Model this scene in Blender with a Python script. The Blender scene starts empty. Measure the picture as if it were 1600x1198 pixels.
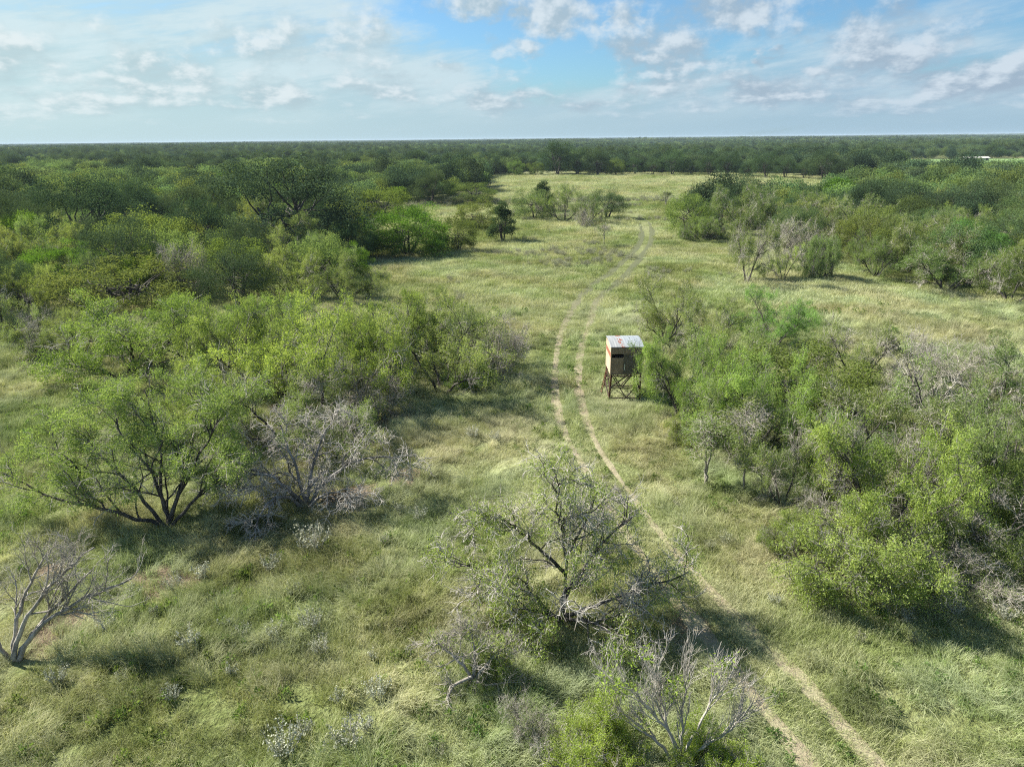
import bpy, math, random
import numpy as np
from mathutils import Matrix, Vector

# ------------------------------------------------------------------ camera, sky, sun, exposure
sc = bpy.context.scene
CAMH, PITCH, ROLL, FPX = 15.0, 19.0, -0.58, 1109.0      # FPX: focal length in pixels of a 1600 wide frame
cam = bpy.data.cameras.new('camera')
cam.sensor_width = 36.0
cam.lens = 36.0 * FPX / 1600.0
cam.clip_start, cam.clip_end = 0.5, 40000.0
camo = bpy.data.objects.new('camera', cam)
sc.collection.objects.link(camo)
CM = Matrix.Translation((0, 0, CAMH)) @ Matrix.Rotation(math.radians(90 - PITCH), 4, 'X') @ Matrix.Rotation(math.radians(ROLL), 4, 'Z')
camo.matrix_world = CM
sc.camera = camo

SUN_EL, SUN_AZ = 40.0, -64.0        # azimuth measured from +Y (away from the camera) towards +X
sd = Vector((math.sin(math.radians(SUN_AZ)) * math.cos(math.radians(SUN_EL)),
             math.cos(math.radians(SUN_AZ)) * math.cos(math.radians(SUN_EL)), math.sin(math.radians(SUN_EL))))
sun = bpy.data.lights.new('sun', 'SUN')
sun.energy, sun.angle, sun.color = 5.0, math.radians(0.53), (1.0, 0.955, 0.87)
suno = bpy.data.objects.new('sun', sun)
sc.collection.objects.link(suno)
suno.location = (-60, 30, 60)
suno.rotation_euler = (-sd).to_track_quat('-Z', 'Y').to_euler()

SKY = 0.05
vs = sc.view_settings
vs.view_transform, vs.look, vs.gamma, vs.exposure = 'Standard', 'None', 1.0, 1.36
vs.use_curve_mapping = False
cy = sc.cycles
cy.max_bounces, cy.diffuse_bounces, cy.glossy_bounces, cy.transmission_bounces = 4, 3, 1, 3
cy.transparent_max_bounces, cy.volume_bounces = 4, 0
cy.caustics_reflective = cy.caustics_refractive = False
cy.sample_clamp_indirect = 2.0
cy.use_denoising = False
cy.denoiser = 'OPENIMAGEDENOISE'
cy.denoising_input_passes = 'RGB_ALBEDO_NORMAL'
cy.denoising_prefilter = 'ACCURATE'
cy.use_adaptive_sampling = True
cy.adaptive_threshold = 0.01
cy.filter_width = 1.15


class NT:
    """small helper for building node trees"""
    def __init__(s, tree):
        s.t = tree
        s.n = tree.nodes
        s.l = tree.links

    def node(s, typ, **kw):
        n = s.n.new(typ)
        for k, v in kw.items():
            setattr(n, k, v)
        return n

    def put(s, sock, v):
        if isinstance(v, bpy.types.NodeSocket):
            s.l.new(v, sock)
        elif v is not None:
            if isinstance(v, (tuple, list)) and len(v) == 3 and sock.type == 'RGBA':
                v = (*v, 1.0)
            sock.default_value = v

    def math(s, op, a, b=None, c=None, clamp=False):
        n = s.node('ShaderNodeMath', operation=op, use_clamp=clamp)
        s.put(n.inputs[0], a)
        s.put(n.inputs[1], b)
        s.put(n.inputs[2], c)
        return n.outputs[0]

    def vmath(s, op, a, b=None, scale=None):
        n = s.node('ShaderNodeVectorMath', operation=op)
        s.put(n.inputs[0], a)
        s.put(n.inputs[1], b)
        if scale is not None:
            s.put(n.inputs['Scale'], scale)
        return n.outputs['Value'] if op in ('LENGTH', 'DOT_PRODUCT', 'DISTANCE') else n.outputs[0]

    def noise(s, vec, scale, detail=3, rough=0.5, dist=0.0, dim='3D'):
        n = s.node('ShaderNodeTexNoise', noise_dimensions=dim)
        s.put(n.inputs['Vector'], vec)
        s.put(n.inputs['Scale'], scale)
        s.put(n.inputs['Detail'], detail)
        s.put(n.inputs['Roughness'], rough)
        s.put(n.inputs['Distortion'], dist)
        return n.outputs['Fac']

    def ramp(s, v, lo, hi, a=0.0, b=1.0):
        n = s.node('ShaderNodeMapRange', interpolation_type='SMOOTHSTEP')
        s.put(n.inputs[0], v)
        for i, q in enumerate((lo, hi, a, b)):
            s.put(n.inputs[i + 1], q)
        return n.outputs[0]

    def mix(s, f, a, b, blend='MIX'):
        n = s.node('ShaderNodeMix', data_type='RGBA', blend_type=blend)
        s.put(n.inputs[0], f)
        s.put(n.inputs[6], a)
        s.put(n.inputs[7], b)
        return n.outputs[2]

    def combine(s, x, y, z):
        n = s.node('ShaderNodeCombineXYZ')
        for i, v in enumerate((x, y, z)):
            s.put(n.inputs[i], v)
        return n.outputs[0]

    def sep(s, v):
        n = s.node('ShaderNodeSeparateXYZ')
        s.put(n.inputs[0], v)
        return n.outputs


def ray(px, py):
    d = Vector(((px - 800.0) / FPX, (599.0 - py) / FPX, -1.0))
    return (CM.to_3x3() @ d)


def azel(px, py):
    d = ray(px, py).normalized()
    return math.degrees(math.atan2(d.x, d.y)), math.degrees(math.asin(d.z))


def make_world():
    w = bpy.data.worlds.new('World')
    sc.world = w
    w.use_nodes = True
    t = NT(w.node_tree)
    t.n.clear()
    sky = t.node('ShaderNodeTexSky', sky_type='NISHITA', sun_disc=False)
    sky.sun_elevation, sky.sun_rotation = math.radians(SUN_EL), math.radians(SUN_AZ)
    sky.altitude, sky.air_density, sky.dust_density, sky.ozone_density = 120, 1.0, 0.9, 1.4
    d = t.node('ShaderNodeTexCoord').outputs['Generated']
    x, y, z = t.sep(d)[:3]
    az = t.math('MULTIPLY', t.math('ARCTAN2', x, y), 57.2958)
    el = t.math('MULTIPLY', t.math('ARCSINE', z), 57.2958)
    ae = t.combine(az, el, 0.0)
    # ---- high thin veil with streaks
    strk = t.combine(t.math('MULTIPLY_ADD', el, 0.044, t.math('MULTIPLY', az, 0.077)),
                     t.math('MULTIPLY_ADD', az, -0.077, t.math('MULTIPLY', el, 0.48)), 0.0)
    v1 = t.noise(strk, 1.0, 5, 0.60, 0.0, '2D')
    # ragged edges for every placed mass
    jn = t.node('ShaderNodeTexNoise', noise_dimensions='2D')
    t.put(jn.inputs['Vector'], t.vmath('MULTIPLY', ae, (.42, .75, 1)))
    jn.inputs['Scale'].default_value, jn.inputs['Detail'].default_value, jn.inputs['Roughness'].default_value = 1.0, 3, 0.6
    jv = t.vmath('MULTIPLY', t.vmath('SUBTRACT', jn.outputs['Color'], (.5, .5, .5)), (4.2, 2.0, 0))
    aej = t.vmath('ADD', ae, jv)
    kp = 57.2958 / FPX

    def blob(px, py, rx, ry, amp):
        a, e = azel(px, py)
        n = t.node('ShaderNodeVectorMath', operation='MULTIPLY_ADD')
        t.put(n.inputs[0], aej)
        n.inputs[1].default_value = (1 / (rx * kp), 1 / (ry * kp), 0)
        n.inputs[2].default_value = (-a / (rx * kp), -e / (ry * kp), 0)
        return t.ramp(t.vmath('LENGTH', n.outputs[0]), 1.4, 0.15, 0.0, amp)
    veil = t.math('MULTIPLY_ADD', v1, 0.65, 0.22)
    for b in ((210, 80, 640, 190, .27), (1380, 85, 330, 60, .13)):
        veil = t.math('ADD', veil, blob(*b))
    for b in ((720, 15, 150, 40, .34), (930, 80, 200, 70, .27), (1060, 15, 130, 60, .22), (1270, 22, 170, 40, .16), (1560, 112, 130, 22, .14)):
        veil = t.math('SUBTRACT', veil, blob(*b))
    hz = t.ramp(el, 7.0, 0.0, 0.0, 0.42)                # the veil thickens with distance
    veil = t.ramp(t.math('ADD', veil, hz), 0.47, 0.88, 0.0, 0.94)
    # ---- puffy cumulus: placed masses broken up by noise, flattened towards the horizon
    lel = t.math('LOGARITHM', t.math('ADD', t.math('MAXIMUM', el, 0.0), 2.2), 2.71828)
    cu = t.combine(t.math('MULTIPLY', az, 0.26), t.math('MULTIPLY', lel, 3.4), 0.0)
    n1 = t.noise(cu, 1.0, 6, 0.58, 0.0, '2D')
    n2 = t.noise(t.vmath('ADD', cu, (-0.14, 0.26, 0)), 1.0, 4, 0.58, 0.0, '2D')
    bl = [(50, 72, 100, 52, .34), (235, 110, 110, 42, .38), (355, 66, 80, 36, .28), (510, 68, 140, 62, .34), (425, 146, 64, 32, .32),
          (870, 14, 84, 44, .52), (980, 22, 44, 30, .46), (1038, 82, 98, 64, .46), (1155, 12, 92, 44, .48), (1385, 62, 118, 66, .42), (740, 8, 80, 24, .42),
          (1290, 108, 44, 18, .36), (1560, 118, 90, 36, .40), (1470, 130, 70, 28, .34), (1200, 146, 100, 24, .34),
          (772, 158, 40, 22, .36), (930, 168, 34, 16, .32), (792, 74, 54, 22, .34), (1206, 92, 18, 12, .36), (725, 105, 80, 18, .28),
          (600, 132, 120, 28, .28), (100, 162, 150, 24, .28), (1370, 162, 90, 16, .28)]
    m = None
    for b in bl:
        o = blob(*b)
        m = o if m is None else t.math('MAXIMUM', m, o)
    # the same kind of clouds go on above and around the view
    away = t.ramp(t.math('MAXIMUM', el, t.math('MULTIPLY', t.math('ABSOLUTE', az), 0.25)), 10.5, 15.0, 0.0, 0.17)
    lowr = t.ramp(t.math('ABSOLUTE', t.math('SUBTRACT', el, 2.6)), 2.6, 0.3, 0.0, 0.13)
    m = t.math('ADD', t.math('MAXIMUM', m, away), lowr)
    dens = t.ramp(t.math('ADD', n1, m), 0.58, 1.02)
    dens = t.math('MULTIPLY', dens, t.ramp(el, 0.3, 3.0, 0.15, 0.93))
    lit = t.ramp(t.math('SUBTRACT', n1, n2), -0.10, 0.19)
    # colours are given as seen after the world strength and the exposure
    k = 1.0 / (SKY * 2 ** vs.exposure)
    lr = t.ramp(az, -40, 34)

    def two(a, b):
        return t.mix(lr, tuple(q * k for q in a), tuple(q * k for q in b))
    veilc = t.mix(t.ramp(v1, .36, .62), two((.53, .72, .755), (.38, .55, .71)), two((.68, .83, .855), (.53, .68, .79)))
    veilc = t.mix(t.ramp(el, 4.0, 0.3), veilc, two((.55, .73, .77), (.38, .55, .68)))
    grey = two((.51, .665, .705), (.355, .465, .585))
    white = two((.80, .89, .905), (.65, .745, .835))
    base = t.mix(1.0, sky.outputs[0], (0.60, 0.90, 1.12), 'MULTIPLY')
    up = t.ramp(el, 12, 50, 1.0, 0.62)                # veil overhead is a little thinner
    c = t.mix(t.math('MULTIPLY', veil, up), base, veilc)
    c = t.mix(t.math('MULTIPLY', dens, up), c, t.mix(lit, grey, white))
    bg = t.node('ShaderNodeBackground')
    t.l.new(c, bg.inputs[0])
    bg.inputs[1].default_value = SKY
    out = t.node('ShaderNodeOutputWorld')
    t.l.new(bg.outputs[0], out.inputs[0])


make_world()
sc.world.cycles.sampling_method = 'NONE'

# ------------------------------------------------------------------ helpers
COL = sc.collection
RNG = np.random.default_rng(7)


def at(px, py, z=0.0):
    """ground point under a pixel of the 1600x1198 photograph"""
    d = ray(px, py)
    t = (z - CAMH) / d.z
    return np.array((d.x * t, d.y * t))


def depth_px(Y):
    """metres per photograph pixel at a ground point of distance Y (along the view axis)"""
    return (Y * math.cos(math.radians(PITCH)) + CAMH * math.sin(math.radians(PITCH))) / FPX


def z_at(px, py, Y):
    d = ray(px, py)
    return CAMH + d.z * Y / d.y


def smooth(x, a, b):
    t = np.clip((x - a) / (b - a), 0, 1)
    return t * t * (3 - 2 * t)


def vnoise(x, y, s, seed=0):
    x = np.asarray(x, float) * s + 37.7 * seed
    y = np.asarray(y, float) * s - 11.3 * seed
    xi, yi = np.floor(x), np.floor(y)
    fx, fy = x - xi, y - yi
    fx, fy = fx * fx * (3 - 2 * fx), fy * fy * (3 - 2 * fy)

    def h(a, b):
        q = np.sin(a * 127.1 + b * 311.7 + seed * 74.7) * 43758.5453
        return q - np.floor(q)
    return (h(xi, yi) * (1 - fx) + h(xi + 1, yi) * fx) * (1 - fy) + (h(xi, yi + 1) * (1 - fx) + h(xi + 1, yi + 1) * fx) * fy


def gz(x, y):
    x, y = np.asarray(x, float), np.asarray(y, float)
    f = 1 - smooth(np.hypot(x, y), 120, 260)
    r = np.hypot(x, y)
    far = smooth(r, 900, 2600) * (vnoise(x, y, 0.0006, 3) * 5.0 - 1.0) + smooth(r, 3500, 8000) * vnoise(x, y, 0.0004, 4) * 4.0
    return f * ((vnoise(x, y, 0.07, 1) - 0.5) * 0.5 + (vnoise(x, y, 0.25, 2) - 0.5) * 0.16) + far


def mesh(name, v, f, mat=None, attrs=None, smooth_shade=False):
    me = bpy.data.meshes.new(name)
    v = np.ascontiguousarray(v, np.float32)
    f = np.ascontiguousarray(f, np.int32)
    k = f.shape[1]
    me.vertices.add(len(v))
    me.vertices.foreach_set('co', v.ravel())
    me.loops.add(f.size)
    me.loops.foreach_set('vertex_index', f.ravel())
    me.polygons.add(len(f))
    me.polygons.foreach_set('loop_start', np.arange(0, f.size, k, dtype=np.int32))
    me.polygons.foreach_set('use_smooth', np.full(len(f), smooth_shade))
    me.update(calc_edges=True)
    for n, (typ, dat) in (attrs or {}).items():
        a = me.attributes.new(n, typ, 'POINT')
        a.data.foreach_set('vector' if typ == 'FLOAT_VECTOR' else 'value', np.ascontiguousarray(dat).ravel())
    if mat:
        me.materials.append(mat)
    return me


def obj(name, me, parent=None, loc=None, label=None, cat=None, group=None, kind=None):
    o = bpy.data.objects.new(name, me)
    COL.objects.link(o)
    if parent:
        o.parent = parent
    if loc is not None:
        o.location = loc
    for k, val in (('label', label), ('category', cat), ('group', group), ('kind', kind)):
        if val:
            o[k] = val
    return o


class Boxes:
    """collects boxes and bars of one part"""
    def __init__(s):
        s.v, s.f = [], []

    def box(s, x0, x1, y0, y1, z0, z1):
        b = len(s.v)
        s.v += [(x, y, z) for z in (z0, z1) for y in (y0, y1) for x in (x0, x1)]
        s.f += [tuple(b + i for i in q) for q in ((0, 2, 3, 1), (4, 5, 7, 6), (0, 1, 5, 4), (2, 6, 7, 3), (0, 4, 6, 2), (1, 3, 7, 5))]
        return s

    def bar(s, a, c, w, h=None):
        h = h or w
        a, c = Vector(a), Vector(c)
        q = (c - a).to_track_quat('Z', 'Y').to_matrix()
        b = len(s.v)
        L = (c - a).length
        for z in (0, L):
            for y in (-h / 2, h / 2):
                for x in (-w / 2, w / 2):
                    s.v.append(tuple(a + q @ Vector((x, y, z))))
        s.f += [tuple(b + i for i in q2) for q2 in ((0, 2, 3, 1), (4, 5, 7, 6), (0, 1, 5, 4), (2, 6, 7, 3), (0, 4, 6, 2), (1, 3, 7, 5))]
        return s

    def build(s, name, mat, parent, label=None):
        return obj(name, mesh(name, np.array(s.v), np.array(s.f), mat), parent, label=label)


# ------------------------------------------------------------------ materials
def new_mat(name):
    m = bpy.data.materials.new(name)
    m.use_nodes = True
    t = NT(m.node_tree)
    t.n.clear()
    out = t.node('ShaderNodeOutputMaterial')
    return m, t, out


def tint_of(t):
    a = t.node('ShaderNodeAttribute', attribute_type='INSTANCER', attribute_name='tint')
    return a.outputs['Color']


def leaf_mat(name, dark, light, trans=0.35, tcol=None):
    m, t, out = new_mat(name)
    tone = t.node('ShaderNodeAttribute', attribute_name='tone').outputs['Fac']
    oi = t.node('ShaderNodeObjectInfo').outputs['Random']
    c = t.mix(tone, dark, light)
    c = t.mix(1.0, c, tint_of(t), 'MULTIPLY')
    hv = t.node('ShaderNodeHueSaturation')
    t.put(hv.inputs['Hue'], t.ramp(oi, 0, 1, 0.494, 0.514))
    t.put(hv.inputs['Value'], t.ramp(t.math('FRACT', t.math('MULTIPLY', oi, 7.3)), 0, 1, 0.85, 1.15))
    t.put(hv.inputs['Saturation'], 1.0)
    t.put(hv.inputs['Color'], c)
    c = hv.outputs[0]
    p = t.node('ShaderNodeBsdfDiffuse')
    t.put(p.inputs[0], c)
    tr = t.node('ShaderNodeBsdfTranslucent')
    t.put(tr.inputs[0], t.mix(1.0, c, tcol or (1.25, 1.2, 0.7), 'MULTIPLY'))
    mx = t.node('ShaderNodeMixShader')
    mx.inputs[0].default_value = trans
    t.l.new(p.outputs[0], mx.inputs[1])
    t.l.new(tr.outputs[0], mx.inputs[2])
    t.l.new(mx.outputs[0], out.inputs[0])
    return m


def bark_mat(name, a, b, scale=9.0, rough=0.9):
    m, t, out = new_mat(name)
    co = t.node('ShaderNodeTexCoord').outputs['Object']
    n = t.noise(t.vmath('MULTIPLY', co, (1, 1, 0.35)), scale, 4, 0.6)
    n2 = t.noise(co, 0.8, 2)
    f = t.math('ADD', t.ramp(n, 0.3, 0.7, 0, 0.75), t.ramp(n2, 0.35, 0.65, -0.2, 0.35), clamp=True)
    p = t.node('ShaderNodeBsdfPrincipled')
    t.put(p.inputs['Base Color'], t.mix(f, a, b))
    p.inputs['Roughness'].default_value = rough
    p.inputs['Specular IOR Level'].default_value = 0.2
    bp = t.node('ShaderNodeBump')
    bp.inputs['Strength'].default_value = 0.6
    bp.inputs['Distance'].default_value = 0.03
    t.put(bp.inputs['Height'], n)
    t.l.new(bp.outputs[0], p.inputs['Normal'])
    t.l.new(p.outputs[0], out.inputs[0])
    return m


M_MESQ = leaf_mat('mesquite_leaf', (0.125, 0.175, 0.050), (0.300, 0.365, 0.130), 0.42)
M_OAK = leaf_mat('oak_leaf', (0.034, 0.058, 0.030), (0.115, 0.165, 0.082), 0.22)
M_HUI = leaf_mat('huisache_leaf', (0.085, 0.145, 0.020), (0.165, 0.26, 0.034), 0.38)
M_SILV = leaf_mat('silver_leaf', (0.26, 0.27, 0.19), (0.46, 0.47, 0.37), 0.25, (1, 1, 0.9))
M_BARK = bark_mat('dark_bark', (0.035, 0.030, 0.026), (0.13, 0.115, 0.10))
M_GREYB = bark_mat('weathered_grey_bark', (0.17, 0.152, 0.128), (0.46, 0.42, 0.36))
M_TWIG = bark_mat('grey_twig', (0.26, 0.235, 0.195), (0.52, 0.48, 0.41), 3.0)
M_PALE = bark_mat('bleached_twig', (0.31, 0.285, 0.245), (0.56, 0.52, 0.455), 3.0)
M_DTWIG = bark_mat('brown_twig', (0.10, 0.09, 0.08), (0.34, 0.32, 0.29), 3.0)


def grass_group():
    """colour of the sward by place: straw, yellow green, lush green"""
    g = bpy.data.node_groups.new('sward_colour', 'ShaderNodeTree')
    g.interface.new_socket('Color', in_out='OUTPUT', socket_type='NodeSocketColor')
    g.interface.new_socket('Dry', in_out='OUTPUT', socket_type='NodeSocketFloat')
    t = NT(g)
    pos = t.node('ShaderNodeNewGeometry').outputs['Position']
    flat = t.vmath('MULTIPLY', pos, (1, 1, 0))
    a = t.noise(flat, 0.045, 4, 0.55, 0.4)
    b = t.noise(flat, 0.35, 4, 0.6, 0.3)
    d = t.noise(flat, 1.7, 3, 0.6)
    s = t.math('ADD', t.math('MULTIPLY', a, 1.0), t.math('ADD', t.math('MULTIPLY', b, 0.65), t.math('MULTIPLY', d, 0.35)))
    x, y, z = t.sep(pos)[:3]
    lush = t.math('MULTIPLY', t.ramp(x, 1.5, -7, 0, 0.02), t.ramp(y, 34, 24))          # a greener hollow in front on the left
    pale = t.ramp(y, 140, 260, 0, 0.05)                                                 # the far field is cured drier
    s = t.math('ADD', t.math('SUBTRACT', s, lush), pale)
    dry = t.ramp(s, 0.78, 1.15)
    c = t.mix(t.ramp(s, 0.74, 1.0), (0.165, 0.205, 0.062), (0.260, 0.300, 0.115))
    c = t.mix(t.ramp(s, 0.90, 1.2), c, (0.37, 0.39, 0.20))
    br = t.noise(t.vmath('ADD', flat, (91, 33, 0)), 0.10, 4, 0.6, 0.6)
    c = t.mix(t.ramp(br, 0.58, 0.74, 0, 0.38), c, (0.20, 0.165, 0.10))
    o = t.node('NodeGroupOutput')
    t.l.new(c, o.inputs[0])
    t.l.new(dry, o.inputs[1])
    return g


SWARD = grass_group()


def ground_mat():
    m, t, out = new_mat('ground_sward')
    g = t.node('ShaderNodeGroup', node_tree=SWARD)
    pos = t.node('ShaderNodeNewGeometry').outputs['Position']
    bare = t.node('ShaderNodeAttribute', attribute_name='bare').outputs['Fac']
    n = t.noise(t.vmath('MULTIPLY', pos, (1, 1, 0)), 6.0, 4, 0.65)
    n2 = t.noise(t.vmath('MULTIPLY', pos, (1, 1, 0)), 1.1, 5, 0.65, 0.5)
    c = t.mix(t.ramp(n, 0.35, 0.7), t.mix(1.0, g.outputs[0], (0.50, 0.48, 0.45), 'MULTIPLY'), t.mix(1.0, g.outputs[0], (0.85, 0.85, 0.85), 'MULTIPLY'))
    soil = t.mix(n2, (0.105, 0.078, 0.050), (0.25, 0.195, 0.130))
    c = t.mix(t.ramp(t.math('ADD', bare, t.math('MULTIPLY', t.math('SUBTRACT', n2, 0.5), 0.9)), 0.35, 0.75), c, soil)
    p = t.node('ShaderNodeBsdfPrincipled')
    t.put(p.inputs['Base Color'], c)
    p.inputs['Roughness'].default_value = 0.95
    p.inputs['Specular IOR Level'].default_value = 0.1
    bp = t.node('ShaderNodeBump')
    bp.inputs['Strength'].default_value = 0.8
    bp.inputs['Distance'].default_value = 0.25
    t.put(bp.inputs['Height'], t.math('ADD', n, n2))
    t.l.new(bp.outputs[0], p.inputs['Normal'])
    t.l.new(p.outputs[0], out.inputs[0])
    return m


def blade_mat(name, mul=(1, 1, 1), straw=(0.43, 0.44, 0.27), strawk=1.0):
    m, t, out = new_mat(name)
    g = t.node('ShaderNodeGroup', node_tree=SWARD)
    tone = t.node('ShaderNodeAttribute', attribute_name='tone').outputs['Fac']
    f = t.ramp(t.math('ADD', t.math('MULTIPLY', tone, 0.75), t.math('MULTIPLY', g.outputs[1], 0.45)), 0.45, 1.0, 0, 0.85 * strawk)
    c = t.mix(f, g.outputs[0], straw)
    c = t.mix(1.0, c, mul, 'MULTIPLY')
    c = t.mix(1.0, c, tint_of(t), 'MULTIPLY')
    p = t.node('ShaderNodeBsdfDiffuse')
    t.put(p.inputs[0], c)
    tr = t.node('ShaderNodeBsdfTranslucent')
    t.put(tr.inputs[0], t.mix(1.0, c, (1.15, 1.15, 0.8), 'MULTIPLY'))
    mx = t.node('ShaderNodeMixShader')
    mx.inputs[0].default_value = 0.3
    t.l.new(p.outputs[0], mx.inputs[1])
    t.l.new(tr.outputs[0], mx.inputs[2])
    t.l.new(mx.outputs[0], out.inputs[0])
    return m


def plain(name, a, b=None, scale=6.0, rough=0.7, metal=0.0, bump=0.0, stretch=(1, 1, 1), lo=0.35, hi=0.7):
    m, t, out = new_mat(name)
    co = t.node('ShaderNodeTexCoord').outputs['Object']
    n = t.noise(t.vmath('MULTIPLY', co, stretch), scale, 5, 0.6, 0.3)
    p = t.node('ShaderNodeBsdfPrincipled')
    t.put(p.inputs['Base Color'], t.mix(t.ramp(n, lo, hi), a, b or a))
    p.inputs['Roughness'].default_value = rough
    p.inputs['Metallic'].default_value = metal
    if bump:
        bp = t.node('ShaderNodeBump')
        bp.inputs['Strength'].default_value = bump
        bp.inputs['Distance'].default_value = 0.01
        t.put(bp.inputs['Height'], n)
        t.l.new(bp.outputs[0], p.inputs['Normal'])
    t.l.new(p.outputs[0], out.inputs[0])
    return m


# ------------------------------------------------------------------ the ruts of the track (ground polylines)
def rut_line(pts):
    P = np.array([at(*p) for p in pts])
    # dense resample with Catmull-Rom smoothing
    out = []
    Q = np.vstack([2 * P[0] - P[1], P, 2 * P[-1] - P[-2]])
    for i in range(1, len(Q) - 2):
        p0, p1, p2, p3 = Q[i - 1:i + 3]
        n = max(2, int(np.linalg.norm(p2 - p1) / 0.5))
        for u in np.linspace(0, 1, n, endpoint=False):
            out.append(0.5 * ((2 * p1) + (-p0 + p2) * u + (2 * p0 - 5 * p1 + 4 * p2 - p3) * u * u + (-p0 + 3 * p1 - 3 * p2 + p3) * u ** 3))
    out.append(P[-1])
    return np.array(out)


RUT_L = rut_line([(1345, 1300), (1269, 1198), (1156, 1062), (1085, 975), (1015, 885), (950, 790), (893, 695), (873, 650), (867, 605), (869, 560), (875, 526), (889, 493), (918, 451), (965, 416), (999, 379), (1001, 356), (993, 343), (982, 334)])
RUT_R = rut_line([(1490, 1300), (1381, 1198), (1294, 1105), (1219, 1030), (1130, 945), (1063, 870), (1016, 812), (969, 747), (935, 697), (912, 645), (904, 600), (906, 555), (919, 511), (940, 460), (980, 427), (1017, 379), (1016, 353), (1005, 341), (992, 333)])
RUTS = (RUT_L, RUT_R)


def rut_dist(x, y):
    d = np.full(len(x), 1e9)
    for R in RUTS:
        for i in range(0, len(R), 1):
            np.minimum(d, (x - R[i, 0]) ** 2 + (y - R[i, 1]) ** 2, out=d)
    return np.sqrt(d)


BARE = [(620, 655, 2.0), (480, 712, 1.8), (560, 690, 1.6), (545, 775, 1.7), (265, 905, 1.6), (95, 985, 1.5), (1075, 985, 1.0), (640, 745, 1.2), (440, 640, 2.2), (750, 950, 0.5), (80, 900, 0.9)]
BAREP = [(at(a, b), r) for a, b, r in BARE]


def bare_amt(x, y):
    s = np.zeros(np.shape(x))
    for (p, r) in BAREP:
        s = np.maximum(s, np.exp(-((x - p[0]) ** 2 + (y - p[1]) ** 2) / (r * r)))
    return s


# ------------------------------------------------------------------ ground: one sheet to the horizon
def build_ground():
    fine = np.arange(-70, 70.01, 0.5)
    ext = 70 * (9500 / 70) ** (np.arange(1, 41) / 40)
    xs = np.concatenate([-ext[::-1], fine, ext])
    yf = np.arange(4, 150.01, 0.5)
    yext = 150 * (9500 / 150) ** (np.arange(1, 41) / 40)
    ys = np.concatenate([[-300, -100, -40, -15, -4], yf, yext])
    X, Y = np.meshgrid(xs, ys)
    v = np.stack([X, Y, gz(X, Y)], -1).reshape(-1, 3)
    nx = len(xs)
    i = (np.arange(len(ys) - 1)[:, None] * nx + np.arange(nx - 1)[None]).ravel()
    f = np.stack([i, i + 1, i + nx + 1, i + nx], 1)
    b = bare_amt(v[:, 0], v[:, 1])
    obj('ground', mesh('ground', v, f, ground_mat(), {'bare': ('FLOAT', b)}, True), kind='structure')


build_ground()


def build_tracks():
    m, t, out = new_mat('flattened_straw')
    pos = t.node('ShaderNodeNewGeometry').outputs['Position']
    n = t.noise(pos, 1.0, 5, 0.65, 0.6)
    n2 = t.noise(pos, 9.0, 4, 0.65)
    c = t.mix(t.ramp(n, 0.38, 0.64), (0.31, 0.285, 0.165), (0.27, 0.22, 0.145))
    c = t.mix(t.ramp(n2, 0.4, 0.75, 0, 0.6), c, (0.16, 0.125, 0.075))
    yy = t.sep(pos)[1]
    c = t.mix(t.ramp(yy, 42, 80), c, t.mix(n2, (0.06, 0.072, 0.026), (0.115, 0.12, 0.045)))     # further on the ruts turn a darker green
    p = t.node('ShaderNodeBsdfPrincipled')
    t.put(p.inputs['Base Color'], c)
    p.inputs['Roughness'].default_value = 0.95
    bp = t.node('ShaderNodeBump')
    bp.inputs['Strength'].default_value = 0.8
    bp.inputs['Distance'].default_value = 0.08
    t.put(bp.inputs['Height'], n2)
    t.l.new(bp.outputs[0], p.inputs['Normal'])
    t.l.new(p.outputs[0], out.inputs[0])
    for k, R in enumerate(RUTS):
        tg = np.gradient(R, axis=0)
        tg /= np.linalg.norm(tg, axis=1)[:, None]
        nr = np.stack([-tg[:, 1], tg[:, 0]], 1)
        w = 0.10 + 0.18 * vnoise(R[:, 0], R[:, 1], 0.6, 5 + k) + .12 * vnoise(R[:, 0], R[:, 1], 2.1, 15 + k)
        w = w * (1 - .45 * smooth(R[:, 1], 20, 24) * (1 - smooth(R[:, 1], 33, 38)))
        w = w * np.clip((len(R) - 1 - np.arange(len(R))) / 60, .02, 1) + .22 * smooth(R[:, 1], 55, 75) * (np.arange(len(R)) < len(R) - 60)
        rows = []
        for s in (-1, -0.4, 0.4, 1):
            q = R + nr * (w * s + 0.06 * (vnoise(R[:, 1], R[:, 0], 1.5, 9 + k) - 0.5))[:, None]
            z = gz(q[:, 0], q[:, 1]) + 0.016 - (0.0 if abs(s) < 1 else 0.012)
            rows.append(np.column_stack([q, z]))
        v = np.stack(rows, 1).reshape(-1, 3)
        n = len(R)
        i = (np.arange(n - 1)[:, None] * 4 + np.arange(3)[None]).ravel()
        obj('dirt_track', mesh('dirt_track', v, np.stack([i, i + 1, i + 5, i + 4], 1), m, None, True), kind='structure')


build_tracks()


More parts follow.
